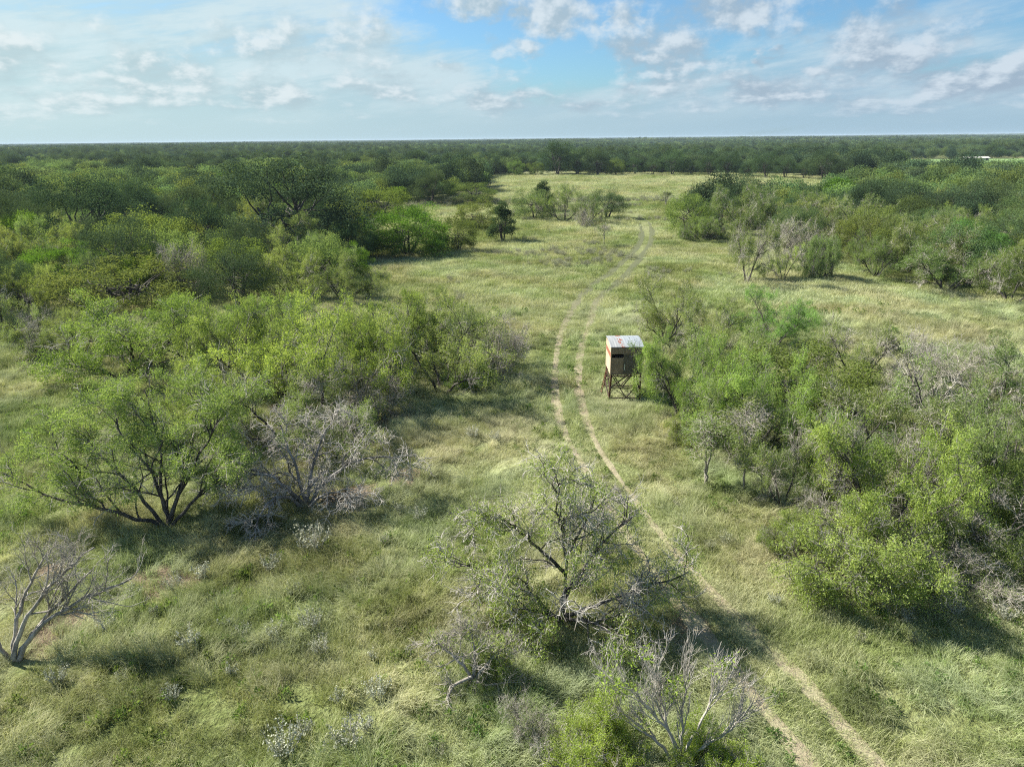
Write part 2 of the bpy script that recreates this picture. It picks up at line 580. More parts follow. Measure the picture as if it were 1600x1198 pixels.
# ------------------------------------------------------------------ scatter with geometry nodes (only for what nobody could count)
def scatter(name, pts, rot, scl, idx, tint, protos, label, cat):
    coll = bpy.data.collections.new(name + '_pieces')
    for i, (me) in enumerate(protos):
        coll.objects.link(bpy.data.objects.new('%s_piece_%02d' % (name, i), me))
    me = bpy.data.meshes.new(name)
    me.vertices.add(len(pts))
    me.vertices.foreach_set('co', np.ascontiguousarray(pts, np.float32).ravel())
    for n, typ, dat, key in (('rot', 'FLOAT_VECTOR', rot, 'vector'), ('scl', 'FLOAT_VECTOR', scl, 'vector'), ('idx', 'INT', idx, 'value'), ('tint', 'FLOAT_VECTOR', tint, 'vector')):
        a = me.attributes.new(n, typ, 'POINT')
        a.data.foreach_set(key, np.ascontiguousarray(dat, np.int32 if typ == 'INT' else np.float32).ravel())
    o = obj(name, me, label=label, cat=cat, kind='stuff')
    g = bpy.data.node_groups.new(name + '_scatter', 'GeometryNodeTree')
    g.interface.new_socket('Geometry', in_out='INPUT', socket_type='NodeSocketGeometry')
    g.interface.new_socket('Geometry', in_out='OUTPUT', socket_type='NodeSocketGeometry')
    gi, go = g.nodes.new('NodeGroupInput'), g.nodes.new('NodeGroupOutput')
    ci = g.nodes.new('GeometryNodeCollectionInfo')
    ci.inputs['Collection'].default_value = coll
    ci.inputs['Separate Children'].default_value = True
    ci.inputs['Reset Children'].default_value = True
    ip = g.nodes.new('GeometryNodeInstanceOnPoints')
    ip.inputs['Pick Instance'].default_value = True

    def attr(n, typ):
        a = g.nodes.new('GeometryNodeInputNamedAttribute')
        a.data_type = typ
        a.inputs['Name'].default_value = n
        return a.outputs['Attribute']
    e2r = g.nodes.new('FunctionNodeEulerToRotation')
    g.links.new(attr('rot', 'FLOAT_VECTOR'), e2r.inputs[0])
    g.links.new(gi.outputs[0], ip.inputs['Points'])
    g.links.new(ci.outputs[0], ip.inputs['Instance'])
    g.links.new(attr('idx', 'INT'), ip.inputs['Instance Index'])
    g.links.new(e2r.outputs[0], ip.inputs['Rotation'])
    g.links.new(attr('scl', 'FLOAT_VECTOR'), ip.inputs['Scale'])
    g.links.new(ip.outputs[0], go.inputs[0])
    md = o.modifiers.new('scatter', 'NODES')
    md.node_group = g
    return o


# ------------------------------------------------------------------ tree generator
def unit(v):
    return v / np.maximum(np.linalg.norm(v, axis=-1, keepdims=True), 1e-9)


def tubes(P, R, k, seed=0):
    """P (B,n,3), R (B,n) -> verts, quads of open tubes with k sides"""
    B, n, _ = P.shape
    T = unit(np.gradient(P, axis=1))
    ref = np.array([0.31, 0.57, 0.76])
    U = unit(np.cross(T, np.broadcast_to(ref, T.shape)))
    V = np.cross(T, U)
    a = np.arange(k) * 2 * np.pi / k
    ring = U[:, :, None] * np.cos(a)[None, None, :, None] + V[:, :, None] * np.sin(a)[None, None, :, None]
    v = (P[:, :, None] + ring * R[:, :, None, None]).reshape(-1, 3)
    b = np.arange(B)[:, None, None] * n * k
    i = np.arange(n - 1)[None, :, None] * k
    j = np.arange(k)[None, None]
    j2 = (j + 1) % k
    f = np.stack(np.broadcast_arrays(b + i + j, b + i + j2, b + i + k + j2, b + i + k + j), -1).reshape(-1, 4)
    return v, f


def join(parts):
    vs_, fs_, o = [], [], 0
    for v, f in parts:
        vs_.append(v)
        fs_.append(f + o)
        o += len(v)
    return np.vstack(vs_), np.vstack(fs_)


def grow(rng, P, R, per, tmin, lo, hi, ang, up, out, wig, npts, rr, rmin, droop=0.0, keep=None):
    """children of the branches P; returns points, radii, parent index"""
    B, n, _ = P.shape
    L = np.linalg.norm(np.diff(P, axis=1), axis=2).sum(1)
    w = L / L.mean()
    cnt = np.maximum(1, np.round(per * w * rng.uniform(0.8, 1.2, B)).astype(int))
    par = np.repeat(np.arange(B), cnt)
    N = len(par)
    t = tmin + (1 - tmin) * rng.random(N) ** 0.85
    s = t * (n - 1)
    i = np.minimum(s.astype(int), n - 2)
    fr = (s - i)[:, None]
    p = P[par, i] * (1 - fr) + P[par, i + 1] * fr
    r0 = R[par, i] * (1 - fr[:, 0]) + R[par, i + 1] * fr[:, 0]
    tan = unit(P[par, i + 1] - P[par, i])
    perp = rng.normal(size=(N, 3))
    perp = unit(perp - (perp * tan).sum(1, keepdims=True) * tan)
    a = np.radians(rng.uniform(ang[0], ang[1], N))[:, None]
    rad = unit(p * np.array([1, 1, 0.0]) + 1e-6)
    d = unit(tan * np.cos(a) + perp * np.sin(a) + np.array([0, 0, up]) + rad * out)
    ln = rng.uniform(lo, hi, N) * (1.15 - 0.45 * t)
    pts = [p]
    for q in range(npts - 1):
        d = unit(d + rng.normal(size=(N, 3)) * wig + np.array([0, 0, up * 0.25 - droop]))
        p = p + d * (ln / (npts - 1))[:, None]
        pts.append(p)
    Q = np.stack(pts, 1)
    rs = np.maximum(np.minimum(r0 * rr, 0.5), rmin)
    RR = rs[:, None] * np.linspace(1, 0.38, npts)[None]
    RR = np.maximum(RR, rmin * 0.55)
    return Q, RR, par


def resample(stem, n, rng, wig):
    S = np.array(stem, float)
    d = np.concatenate([[0], np.cumsum(np.linalg.norm(np.diff(S, axis=0), axis=1))])
    u = np.linspace(0, d[-1], n)
    Q = np.stack([np.interp(u, d, S[:, k]) for k in range(3)], 1)
    Q[1:-1] = 0.25 * Q[:-2] + 0.5 * Q[1:-1] + 0.25 * Q[2:]
    Q[1:] += rng.normal(size=(n - 1, 3)) * wig * d[-1] / n
    return Q


def rhombs(rng, C, A, ln, w):
    """leaf-sized rhombs: centres C, axes A, lengths, widths"""
    N = len(C)
    A = unit(A)
    S = rng.normal(size=(N, 3))
    S = unit(S - (S * A).sum(1, keepdims=True) * A)
    ln, w = np.asarray(ln).reshape(-1, 1), np.asarray(w).reshape(-1, 1)
    v = np.stack([C - A * ln * 0.5, C + S * w * 0.5, C + A * ln * 0.5, C - S * w * 0.5], 1).reshape(-1, 3)
    return v, np.arange(4 * N).reshape(-1, 4)


class Proto:
    def __init__(s, parts, W, H, cx=0.0):
        s.parts, s.W, s.H = parts, W, H


def woody(seed, stems, r0, spec, leaf=None, leaf_mat_=None, bark=M_BARK, twig=M_TWIG, p_leaf=0.8, nleaf=3, llen=0.13, lwid=0.035,
          spread=0.10, droop=0.35, name='tree', leaf_levels=(2, 3), wig=0.10, p_sub=0.70):
    """spec: list of dicts for grow(), level 1.."""
    rng = np.random.default_rng(seed)
    n0 = 14
    P = np.stack([resample(s, n0, rng, wig) for s in stems])
    rr0 = np.array([r0 * (0.75 + 0.25 * (np.linalg.norm(np.array(s[-1]) - np.array(s[0])) / 5)) for s in stems])
    R = rr0[:, None] * np.linspace(1, 0.28, n0)[None] ** 0.9
    R[:, 0] *= 1.25
    lv = [(P, R, np.zeros(len(P), int))]
    for d in spec:
        lv.append(grow(rng, lv[-1][0], lv[-1][1], **d))
    sides = [7, 5, 4, 3, 3]
    trunk = join([tubes(P, R, sides[i]) for i, (P, R, _) in enumerate(lv[:2])])
    twigs = join([tubes(P, R, sides[i + 2]) for i, (P, R, _) in enumerate(lv[2:])])
    parts = [('trunk', mesh('trunk', *trunk, bark, None, True)), ('twigs', mesh('twigs', *twigs, twig, None, True))]
    allp = np.vstack([l[0].reshape(-1, 3) for l in lv])
    if leaf_mat_ and p_leaf > 0:
        # leafiness is decided limb by limb so that bare and leafy limbs sit side by side
        l1 = rng.random(len(lv[1][0])) < p_leaf
        on = [None, l1]
        tl = [None, rng.normal(0, 0.18, len(l1))]
        for i in range(2, len(lv)):
            k = on[i - 1][lv[i][2]] & (rng.random(len(lv[i][0])) < (p_sub if i == 2 else 0.95))
            on.append(k)
            tl.append(tl[i - 1][lv[i][2]] + rng.normal(0, 0.08, len(k)))
        C, A, T = [], [], []
        for i in leaf_levels:
            if i >= len(lv):
                continue
            Q = lv[i][0][on[i]]
            q = Q[:, (1 if i > 2 else Q.shape[1] // 2):]
            tone = np.repeat(tl[i][on[i]], q.shape[1])
            q = q.reshape(-1, 3)
            q = np.repeat(q, nleaf, 0)
            tone = np.repeat(tone, nleaf)
            c = q + rng.normal(size=q.shape) * spread
            c[:, 2] -= abs(rng.normal(size=len(c))) * spread * 0.4
            C.append(c)
            A.append(rng.normal(size=q.shape) + np.array([0, 0, -droop]))
            T.append(tone)
        C, A, T = np.vstack(C), np.vstack(A), np.concatenate(T)
        N = len(C)
        v, f = rhombs(rng, C, A, llen * rng.uniform(0.6, 1.3, N), lwid * rng.uniform(0.7, 1.3, N))
        tone = np.clip(0.5 + T + rng.normal(0, 0.2, N), 0, 1)
        parts.append(('crown', mesh('crown', v, f, leaf_mat_, {'tone': ('FLOAT', np.repeat(tone, 4))})))
        allp = np.vstack([allp, C])
    W = (np.percentile(allp[:, 0], 99) - np.percentile(allp[:, 0], 1) + np.percentile(allp[:, 1], 99) - np.percentile(allp[:, 1], 1)) / 2
    return Proto(parts, W, np.percentile(allp[:, 2], 99.5))


def rand_stems(seed, n, L, lean=(20, 60), arch=0.25, r=0.15):
    rng = np.random.default_rng(seed)
    out = []
    a0 = rng.uniform(0, 6.28)
    for i in range(n):
        a = a0 + 6.283 * i / n + rng.normal(0, 0.3)
        th = math.radians(rng.uniform(*lean))
        h = np.array([math.cos(a), math.sin(a), 0])
        l = L * rng.uniform(0.75, 1.1)
        p = np.array([math.cos(a) * r, math.sin(a) * r, -0.15])
        pts = [p]
        for q in range(5):
            d = h * math.sin(th) + np.array([0, 0, math.cos(th)])
            p = p + d * l / 5
            pts.append(p.copy())
            th += arch * rng.uniform(0.0, 0.9)
        out.append(pts)
    return out


def lv(per, tmin, lo, hi, ang, up, out, wig, npts, rr, rmin, droop=0.0):
    return dict(per=per, tmin=tmin, lo=lo, hi=hi, ang=ang, up=up, out=out, wig=wig, npts=npts, rr=rr, rmin=rmin, droop=droop)


MES = [lv(9, .22, 1.3, 2.6, (30, 75), .20, .25, .22, 8, .62, .022), lv(7, .2, .6, 1.3, (30, 80), .12, .15, .28, 6, .6, .011, .03),
       lv(6, .15, .25, .6, (25, 80), .05, .1, .25, 4, .7, .006, .05)]
BARE_S = [lv(8, .2, 1.0, 2.2, (30, 70), .15, .2, .26, 8, .6, .024), lv(8, .15, .6, 1.3, (30, 75), .1, .12, .3, 6, .6, .013, .03),
          lv(7, .12, .25, .65, (25, 75), .05, .05, .28, 4, .75, .0075, .02)]
P = {}
P['mesquite'] = [woody(100 + i, rand_stems(200 + i, 4 + i % 2, 4.0, (15, 62), .18), .085, MES, leaf_mat_=M_MESQ, twig=M_DTWIG if i % 2 else M_TWIG, p_leaf=.86 + .06 * (i % 2), nleaf=12,
                       llen=.105, lwid=.029, spread=.095, leaf_levels=(3,)) for i in range(4)]
P['sparse'] = [woody(130 + i, rand_stems(230 + i, 4 + i % 2, 3.8, (15, 65), .2), .08, BARE_S, leaf_mat_=M_MESQ, twig=M_TWIG, p_leaf=.55, nleaf=8,
                     llen=.10, lwid=.028, spread=.09, bark=M_BARK) for i in range(3)]
P['dead'] = [woody(150 + i, rand_stems(250 + i, 4, 3.0, (15, 60), .15), .075, BARE_S, bark=M_GREYB, twig=M_TWIG, p_leaf=0) for i in range(2)]
SAPL = [lv(9, .45, .6, 1.3, (25, 60), .35, .1, .2, 7, .6, .014), lv(6, .2, .35, .7, (30, 70), .15, .1, .26, 5, .6, .009, .02), lv(5, .15, .2, .4, (25, 75), .05, .1, .25, 4, .7, .006, .03)]
P['sapling'] = [woody(160, [[(0, 0, -.1), (.05, 0, 1), (-.05, .05, 2), (.1, .1, 3.0)], [(0.05, 0, -.1), (.15, .05, 1), (.35, .1, 2.2), (.5, .1, 2.8)]], .05, SAPL, leaf_mat_=M_MESQ, p_leaf=.8, nleaf=5, llen=.09, lwid=.024, p_sub=.55, twig=M_TWIG, bark=M_GREYB),
                woody(161, [[(0, 0, -.1), (-.03, 0, 1), (.05, .05, 1.8), (-.3, .1, 3.0)], [(0, 0, 1.2), (.2, .05, 2), (.45, .1, 2.9)]], .05, SAPL, bark=M_GREYB, leaf_mat_=M_MESQ, p_leaf=.2, nleaf=2, llen=.12, lwid=.035)]
LOW = [lv(10, .1, .7, 1.5, (30, 80), .18, .3, .25, 7, .6, .016), lv(7, .15, .35, .8, (30, 80), .1, .15, .28, 5, .6, .009), lv(5, .15, .2, .45, (25, 80), .05, .1, .25, 4, .7, .006)]
P['shrub'] = [woody(170 + i, rand_stems(270 + i, 7, 1.9, (20, 75), .12, .3), .05, LOW, leaf_mat_=M_MESQ, twig=M_TWIG if i else M_DTWIG, p_leaf=.86, nleaf=12, llen=.075, lwid=.022, spread=.07, leaf_levels=(3,)) for i in range(2)]
P['twiggy'] = [woody(180 + i, rand_stems(280 + i, 7, 2.1, (10, 65), .10, .3), .045, LOW, leaf_mat_=M_MESQ, twig=M_TWIG, bark=M_GREYB, p_leaf=.3, nleaf=4, llen=.07, lwid=.022, spread=.07) for i in range(2)]


# --- dense crowns (oak, huisache, juniper): trunk and limbs inside a lumpy mass of leaves
def dense(seed, W, H, base, nclump, nleaf, ls, matl, clump=0.16,  cone=False, feather=False, trunk_r=.2, skirt=False):
    rng = np.random.default_rng(seed)
    rx, rz = W / 2, (H - base) / 2
    C, T, A = [], [], []
    cl = []
    for i in range(nclump):
        u = rng.normal(size=3)
        u /= np.linalg.norm(u)
        if u[2] < -0.8:
            u[2] *= -0.5
        r = rng.uniform(0.55, 1.0) ** 0.6 * (0.82 + 0.3 * rng.random())
        c = u * r * np.array([rx, rx, rz])
        if cone:
            h = (c[2] + rz) / (2 * rz)
            c[:2] *= (1.25 - 1.0 * h)
        c[2] += base + rz
        if skirt and i % 4 == 0:
            a_ = rng.uniform(0, 6.28)
            q_ = rng.uniform(.55, .95) * rx
            c = np.array([math.cos(a_) * q_, math.sin(a_) * q_, rng.uniform(.10, .34) * H])
        cl.append(c)
        s = clump * W * rng.uniform(0.6, 1.25)
        n = int(nleaf * rng.uniform(0.7, 1.3))
        g = rng.normal(size=(n, 3))
        g = unit(g) * (rng.random((n, 1)) ** 0.4) * np.array([1, 1, 0.75]) * s
        C.append(c + g)
        T.append(np.full(n, rng.normal(0, .16)) + g[:, 2] / s * 0.10)
        if feather:
            A.append(unit(c - np.array([0, 0, base])) * 2.0 + rng.normal(size=(n, 3)))
        else:
            A.append(rng.normal(size=(n, 3)))
    cl = np.array(cl)
    C, T, A = np.vstack(C), np.concatenate(T), np.vstack(A)
    k = C[:, 2] > 0.15
    C, T, A = C[k], T[k], A[k]
    N = len(C)
    asp = 0.30 if feather else 0.62
    v, f = rhombs(rng, C, A, ls * rng.uniform(0.6, 1.35, N) * (1.5 if feather else 1), ls * asp * rng.uniform(0.7, 1.3, N))
    tone = np.clip(0.45 + T + rng.normal(0, 0.12, N), 0, 1)
    crown = mesh('crown', v, f, matl, {'tone': ('FLOAT', np.repeat(tone, 4))})
    # limbs run from the trunk to clumps
    stems = []
    ns = 3
    for i in range(ns):
        a = 6.28 * i / ns + rng.random()
        stems.append([(0.05 * math.cos(a), 0.05 * math.sin(a), -.2), (.12 * math.cos(a) * rx, .12 * math.sin(a) * rx, base + .2 * rz), (.3 * math.cos(a) * rx, .3 * math.sin(a) * rx, base + rz)])
    Ps = np.stack([resample(s, 10, rng, .06) for s in stems])
    Rs = trunk_r * np.linspace(1, .35, 10)[None] * np.ones((ns, 1))
    L = []
    for c in cl[rng.permutation(len(cl))[:26]]:
        s = Ps[rng.integers(ns)][rng.integers(4, 9)]
        L.append(resample([s, s * .45 + c * .55 + rng.normal(size=3) * .2, c], 7, rng, .10))
    L = np.stack(L)
    RL = np.full((len(L), 1), trunk_r * .38) * np.linspace(1, .25, 7)[None]
    tr = join([tubes(Ps, Rs, 6), tubes(L, RL, 4)])
    return Proto([('trunk', mesh('trunk', *tr, M_BARK, None, True)), ('crown', crown)], W, H)


P['oak'] = [dense(300 + i, 8.5, 7.5, .5, 54, 430, .125, M_OAK, clump=.165) for i in range(4)]
P['olive'] = [dense(320 + i, 7.0, 5.2, .15, 78, 230, .125, M_MESQ, clump=.13, trunk_r=.13, skirt=True) for i in range(3)]
P['huisache'] = [dense(340 + i, 6.5, 5.0, .1, 78, 260, .13, M_HUI, clump=.125, feather=True, trunk_r=.12, skirt=True) for i in range(2)]
P['juniper'] = [dense(350, 4.0, 6.0, -.3, 64, 150, .16, M_OAK, clump=.17, cone=True, trunk_r=.12)]

KIND = {  # kind -> object name, category, tints to pick from
    'mesquite': ('mesquite_tree', 'tree', [(1.0, 1.0, 1.0), (.92, .98, 1.0), (1.08, 1.05, .9)]),
    'bright': ('mesquite_tree', 'tree', [(1.12, 1.24, .97), (1.18, 1.27, .92)]),
    'sparse': ('mesquite_tree', 'tree', [(.9, .95, 1.0), (1.0, 1.0, 1.0)]),
    'dead': ('dead_tree', 'tree', [(1, 1, 1)]),
    'sapling': ('mesquite_sapling', 'tree', [(1, 1, 1)]),
    'shrub': ('mesquite_shrub', 'shrub', [(1.15, 1.1, .9)]),
    'twiggy': ('twiggy_shrub', 'shrub', [(1, 1, 1)]),
    'oak': ('oak_tree', 'tree', [(1, 1, 1), (.85, .92, .95), (1.25, 1.2, 1.0)]),
    'olive': ('brush_tree', 'tree', [(.58, .64, .78), (.48, .56, .78), (.70, .68, .58), (.54, .66, .85), (.74, .80, .85)]),
    'huisache': ('huisache_tree', 'tree', [(1, 1, 1), (.8, .92, 1.1)]),
    'juniper': ('juniper_tree', 'tree', [(.85, .9, .7)]),
}
PK = {'bright': 'mesquite'}
TR = random.Random(5)


def plant(kind, x, y, W, H, label, group=None, tint=None, rot=None, idx=None, proto=None, name=None, cat=None):
    pl = P[PK.get(kind, kind)]
    pr = proto or pl[TR.randrange(len(pl)) if idx is None else idx % len(pl)]
    kn, kc, tints = KIND[kind]
    e = obj(name or kn, None, loc=(x, y, float(gz(x, y)) - 0.03), label=label, cat=cat or kc, group=group)
    e.empty_display_size = 0.3
    s = W / pr.W
    e.scale = (s, s, H / pr.H)
    e.rotation_euler = (0, 0, TR.uniform(0, 6.28) if rot is None else rot)
    tint = tint or TR.choice(tints)
    for n, me in pr.parts:
        c = obj(n, me, e)
        if n == 'crown':
            c['tint'] = [float(q) for q in tint]
    return e


def place(kind, bx, by, x0, x1, yt, label, group=None, hk=1.0, **kw):
    """a tree whose foot, crown edges and top were read off the photograph"""
    p = at(bx, by)
    m = depth_px(p[1])
    W = (x1 - x0) * m
    H = max(0.8, z_at(bx, yt, p[1] + 0.12 * W) * hk)
    cx = (x0 + x1) / 2
    p = at(bx * 0.5 + cx * 0.5, by)
    return plant(kind, p[0], p[1], W, H, label, group, **kw)


# ------------------------------------------------------------------ the deer blind beside the track
def build_blind():
    X0, Y0 = at(952.5, 624)
    zb = float(gz(X0, Y0))
    e = obj('hunting_blind', None, loc=(X0, Y0, zb), label='raised box hunting blind on rusty legs beside the track', cat='hunting blind')
    W, D = 1.84, 2.1
    ZF, ZR = 1.66, 3.30                       # floor and eave heights
    ply = plain('sunbleached_plywood', (0.37, 0.285, 0.19), (0.47, 0.375, 0.265), 3.0, .85, bump=.2, stretch=(1, 1, .25))
    weath = plain('weathered_board', (0.18, 0.13, 0.088), (0.28, 0.21, 0.145), 5.0, .9, bump=.4, stretch=(3, 3, .4))
    dark = plain('dark_grey_board', (0.075, 0.065, 0.05), (0.125, 0.105, 0.08), 4.0, .85, bump=.3, stretch=(3, 3, .4))
    rust = plain('rusty_steel', (0.11, 0.045, 0.022), (0.19, 0.085, 0.045), 9.0, .8, .2, bump=.3)
    dsteel = plain('dark_steel', (0.035, 0.025, 0.02), (0.085, 0.045, 0.03), 9.0, .75, .2)
    galv = plain('galvanised_sheet', (0.46, 0.50, 0.53), (0.62, 0.64, 0.64), 2.0, .42, .35, stretch=(1, .3, 1))
    redb = plain('red_brown_paint', (0.22, 0.07, 0.035), (0.30, 0.11, 0.055), 6.0, .8)
    black = plain('black_interior', (0.012, 0.011, 0.010), None, 4, .95)
    # legs, slightly splayed, each a steel angle
    feet = {(0, 0): (-.06, 0), (1, 0): (W - .06, .0), (0, 1): (-.10, D + .05), (1, 1): (W - .05, D + .05)}
    for (i, j), (fx, fy) in feet.items():
        tx, ty = (0.05 if i == 0 else W - .06), (0.05 if j == 0 else D - .06)
        b = Boxes()
        b.bar((fx, fy, -.12), (tx, ty, ZF + .02), .022, .085).bar((fx + .04, fy, -.12), (tx + .04, ty, ZF + .02), .085, .022)
        b.build('leg', rust if (i, j) != (1, 1) else dsteel, e)

    def leg(i, j, z):
        fx, fy = feet[(i, j)]
        tx, ty = (0.05 if i == 0 else W - .06), (0.05 if j == 0 else D - .06)
        u = (z + .12) / (ZF + .14)
        return (fx + (tx - fx) * u, fy + (ty - fy) * u - (.05 if j == 0 else -.05), z)

    def brace(a, c, w=.065):
        Boxes().bar(a, c, w, w * .8).build('brace', dsteel, e)

    def lerp(a, c, u):
        return tuple(a[k] + (c[k] - a[k]) * u for k in range(3))
    for j in (0, 1):
        brace(leg(0, j, .14), leg(1, j, .14))
        brace(leg(0, j, .80), leg(1, j, .80))
        mid = lerp(leg(0, j, .14), leg(1, j, .14), .56)
        brace(leg(0, j, 1.62), (mid[0], mid[1] - .024, mid[2]))
        brace(leg(1, j, 1.15), (mid[0], mid[1] - .024, mid[2] + .02))
        q = lerp(leg(0, j, 1.62), leg(1, j, 1.62), .60)
        brace(leg(0, j, .78), (q[0], q[1] + .026, q[2]))
        q2 = lerp(leg(0, j, .80), leg(1, j, .80), .40)
        brace((q2[0], q2[1] + .026, q2[2]), lerp(leg(0, j, 1.62), leg(1, j, 1.62), .72))
    for i in (0, 1):
        brace(leg(i, 0, .16), leg(i, 1, .55))
        brace(leg(i, 0, 1.5), leg(i, 1, .5))
        brace(leg(i, 0, .62), leg(i, 1, 1.5))
    # a short tube ladder on the left side
    lad = Boxes()
    for y in (.95, 1.35):
        lad.bar((-.42, y, -.1), (-.05, y, 1.7), .035)
    lo = lad.build('ladder', rust, e)
    for k in range(5):
        u = .15 + .17 * k
        Boxes().bar((-.42 + .37 * u, .95, -.1 + 1.8 * u), (-.42 + .37 * u, 1.35, -.1 + 1.8 * u), .03).build('rung', rust, lo)
    Boxes().box(-.02, W + .02, -.02, D + .02, ZF - .05, ZF).build('floor', weath, e)
    # walls: the front has a shooting slot on its left, beside it a darker door panel
    S0, S1 = 2.66, 2.90
    T = .03
    front = Boxes()
    front.box(0, .74, 0, T, ZF, S0).box(0, .045, 0, T, S0, S1)
    front.box(0, W, 0, T, S1, ZR - .02)
    front.build('front_wall', weath, e)
    d = Boxes().box(.742, W, -.012, T, ZF + .03, S1 - .002).build('door', dark, e)
    Boxes().box(.80, .84, -.03, -.012, ZF + .25, ZF + .62).build('handle', galv, d)
    for z in (.2, .85):
        Boxes().box(1.70, 1.76, -.026, -.012, ZF + z, ZF + z + .1).build('hinge', rust, d)
    side = Boxes()
    side.box(-T, 0, 0, D, ZF - .04, S0 - .02).box(-T, 0, 0, .05, S0 - .02, S1 + .06).box(-T, 0, D - .05, D, S0 - .02, S1 + .06).box(-T, 0, 0, D, S1 + .06, ZR + .03)
    side.build('side_wall', ply, e, 'sunlit tan plywood side wall')
    Boxes().box(-.022, -.004, .05, D - .05, S0 - .02, S1 + .06).build('shutter', redb, e, 'rust brown shutter in the side wall')
    r = Boxes()
    r.box(W, W + T, 0, D, ZF - .04, S0).box(W, W + T, 0, D, S1, ZR + .03).box(W, W + T, 0, .3, S0, S1).box(W, W + T, D - .3, D, S0, S1)
    r.build('side_wall', ply, e)
    bk = Boxes().box(0, W, D - T, D, ZF, S0).box(0, W, D - T, D, S1, ZR)
    bk.box(0, .4, D - T, D, S0, S1).box(1.4, W, D - T, D, S0, S1)
    bk.build('back_wall', weath, e)
    Boxes().box(.06, W - .06, .5, .53, ZF + .01, ZR - .1).build('shade_sheet', black, e)  # black sheet inside the box stands in for the shade behind the slot
    # fascia: each board of its own
    n = 9
    for k in range(n):
        x0 = -.04 + (W + .10) * k / n
        Boxes().box(x0 + .004, x0 + (W + .10) / n - .004, -.075 - .006 * (k % 2), -.05, S1 + .005 + .012 * ((k * 7) % 3), ZR - .012).build('fascia_board', weath, e)
    # arched corrugated roof sheet
    nx, ny = 96, 14
    xs = np.linspace(-.06, W + .10, nx)
    ys = np.linspace(-.10, D + .12, ny)
    Xg, Yg = np.meshgrid(xs, ys)
    Zg = ZR + .035 + .16 * np.sin((Yg + .10) / (D + .22) * np.pi * .80) + .0025 * np.cos(Xg / .152 * 2 * np.pi)
    top = np.stack([Xg, Yg, Zg], -1).reshape(-1, 3)
    bot = top - np.array([0, 0, .006])
    v = np.vstack([top, bot])
    i = (np.arange(ny - 1)[:, None] * nx + np.arange(nx - 1)[None]).ravel()
    q = np.stack([i, i + 1, i + nx + 1, i + nx], 1)
    N = nx * ny
    edge = []
    for k in range(nx - 1):
        edge += [(k, k + N, k + 1 + N, k + 1), ((ny - 1) * nx + k, (ny - 1) * nx + k + 1, (ny - 1) * nx + k + 1 + N, (ny - 1) * nx + k + N)]
    for k in range(ny - 1):
        edge += [(k * nx, (k + 1) * nx, (k + 1) * nx + N, k * nx + N), (k * nx + nx - 1, k * nx + nx - 1 + N, (k + 1) * nx + nx - 1 + N, (k + 1) * nx + nx - 1)]
    m, t, out = new_mat('corrugated_roof')
    co = t.node('ShaderNodeTexCoord').outputs['Object']
    x, y, z = t.sep(co)[:3]
    n1 = t.noise(t.vmath('MULTIPLY', co, (1, .55, 0)), 4.2, 4, .6, .5)
    n2 = t.noise(t.vmath('MULTIPLY', co, (3, .25, 0)), 2.0, 3, .6)
    # rust spreads along one sheet lap
    lap = t.ramp(t.math('ABSOLUTE', t.math('SUBTRACT', x, .62)), .30, .04)
    rf = t.ramp(t.math('ADD', t.math('MULTIPLY', lap, .30), n1), .74, .84)
    c = t.mix(t.ramp(n2, .35, .65), (0.27, 0.275, 0.27), (0.37, 0.37, 0.355))
    c = t.mix(t.ramp(x, .95, .75), t.mix(.35, c, (0.25, 0.31, 0.35)), c)
    c = t.mix(rf, c, (0.27, 0.085, 0.045))
    p = t.node('ShaderNodeBsdfPrincipled')
    t.put(p.inputs['Base Color'], c)
    p.inputs['Roughness'].default_value = .5
    p.inputs['Metallic'].default_value = .15
    t.l.new(p.outputs[0], out.inputs[0])
    obj('roof', mesh('roof', v, np.vstack([q, q[:, ::-1] + N, np.array(edge)]), m, None, True), e, label='arched corrugated metal roof with rust patches')
    for x in (.3, .92, 1.55):
        Boxes().box(x - .02, x + .02, -.04, D, ZR - .015, ZR + .012).build('rafter', weath, e)


build_blind()

# ------------------------------------------------------------------ trees one can point at
def hero(name, px, py, stems, r0, spec, seed, label, kind, tint=None, **kw):
    p = at(px, py)
    pr = woody(seed, stems, r0, spec, **kw)
    kn, kc, tints = KIND[kind]
    e = obj(name, None, loc=(p[0], p[1], float(gz(*p)) - .05), label=label, cat='tree')
    for n, me in pr.parts:
        c = obj(n, me, e)
        if n == 'crown':
            c['tint'] = [float(q) for q in (tint or (1, 1, 1))]


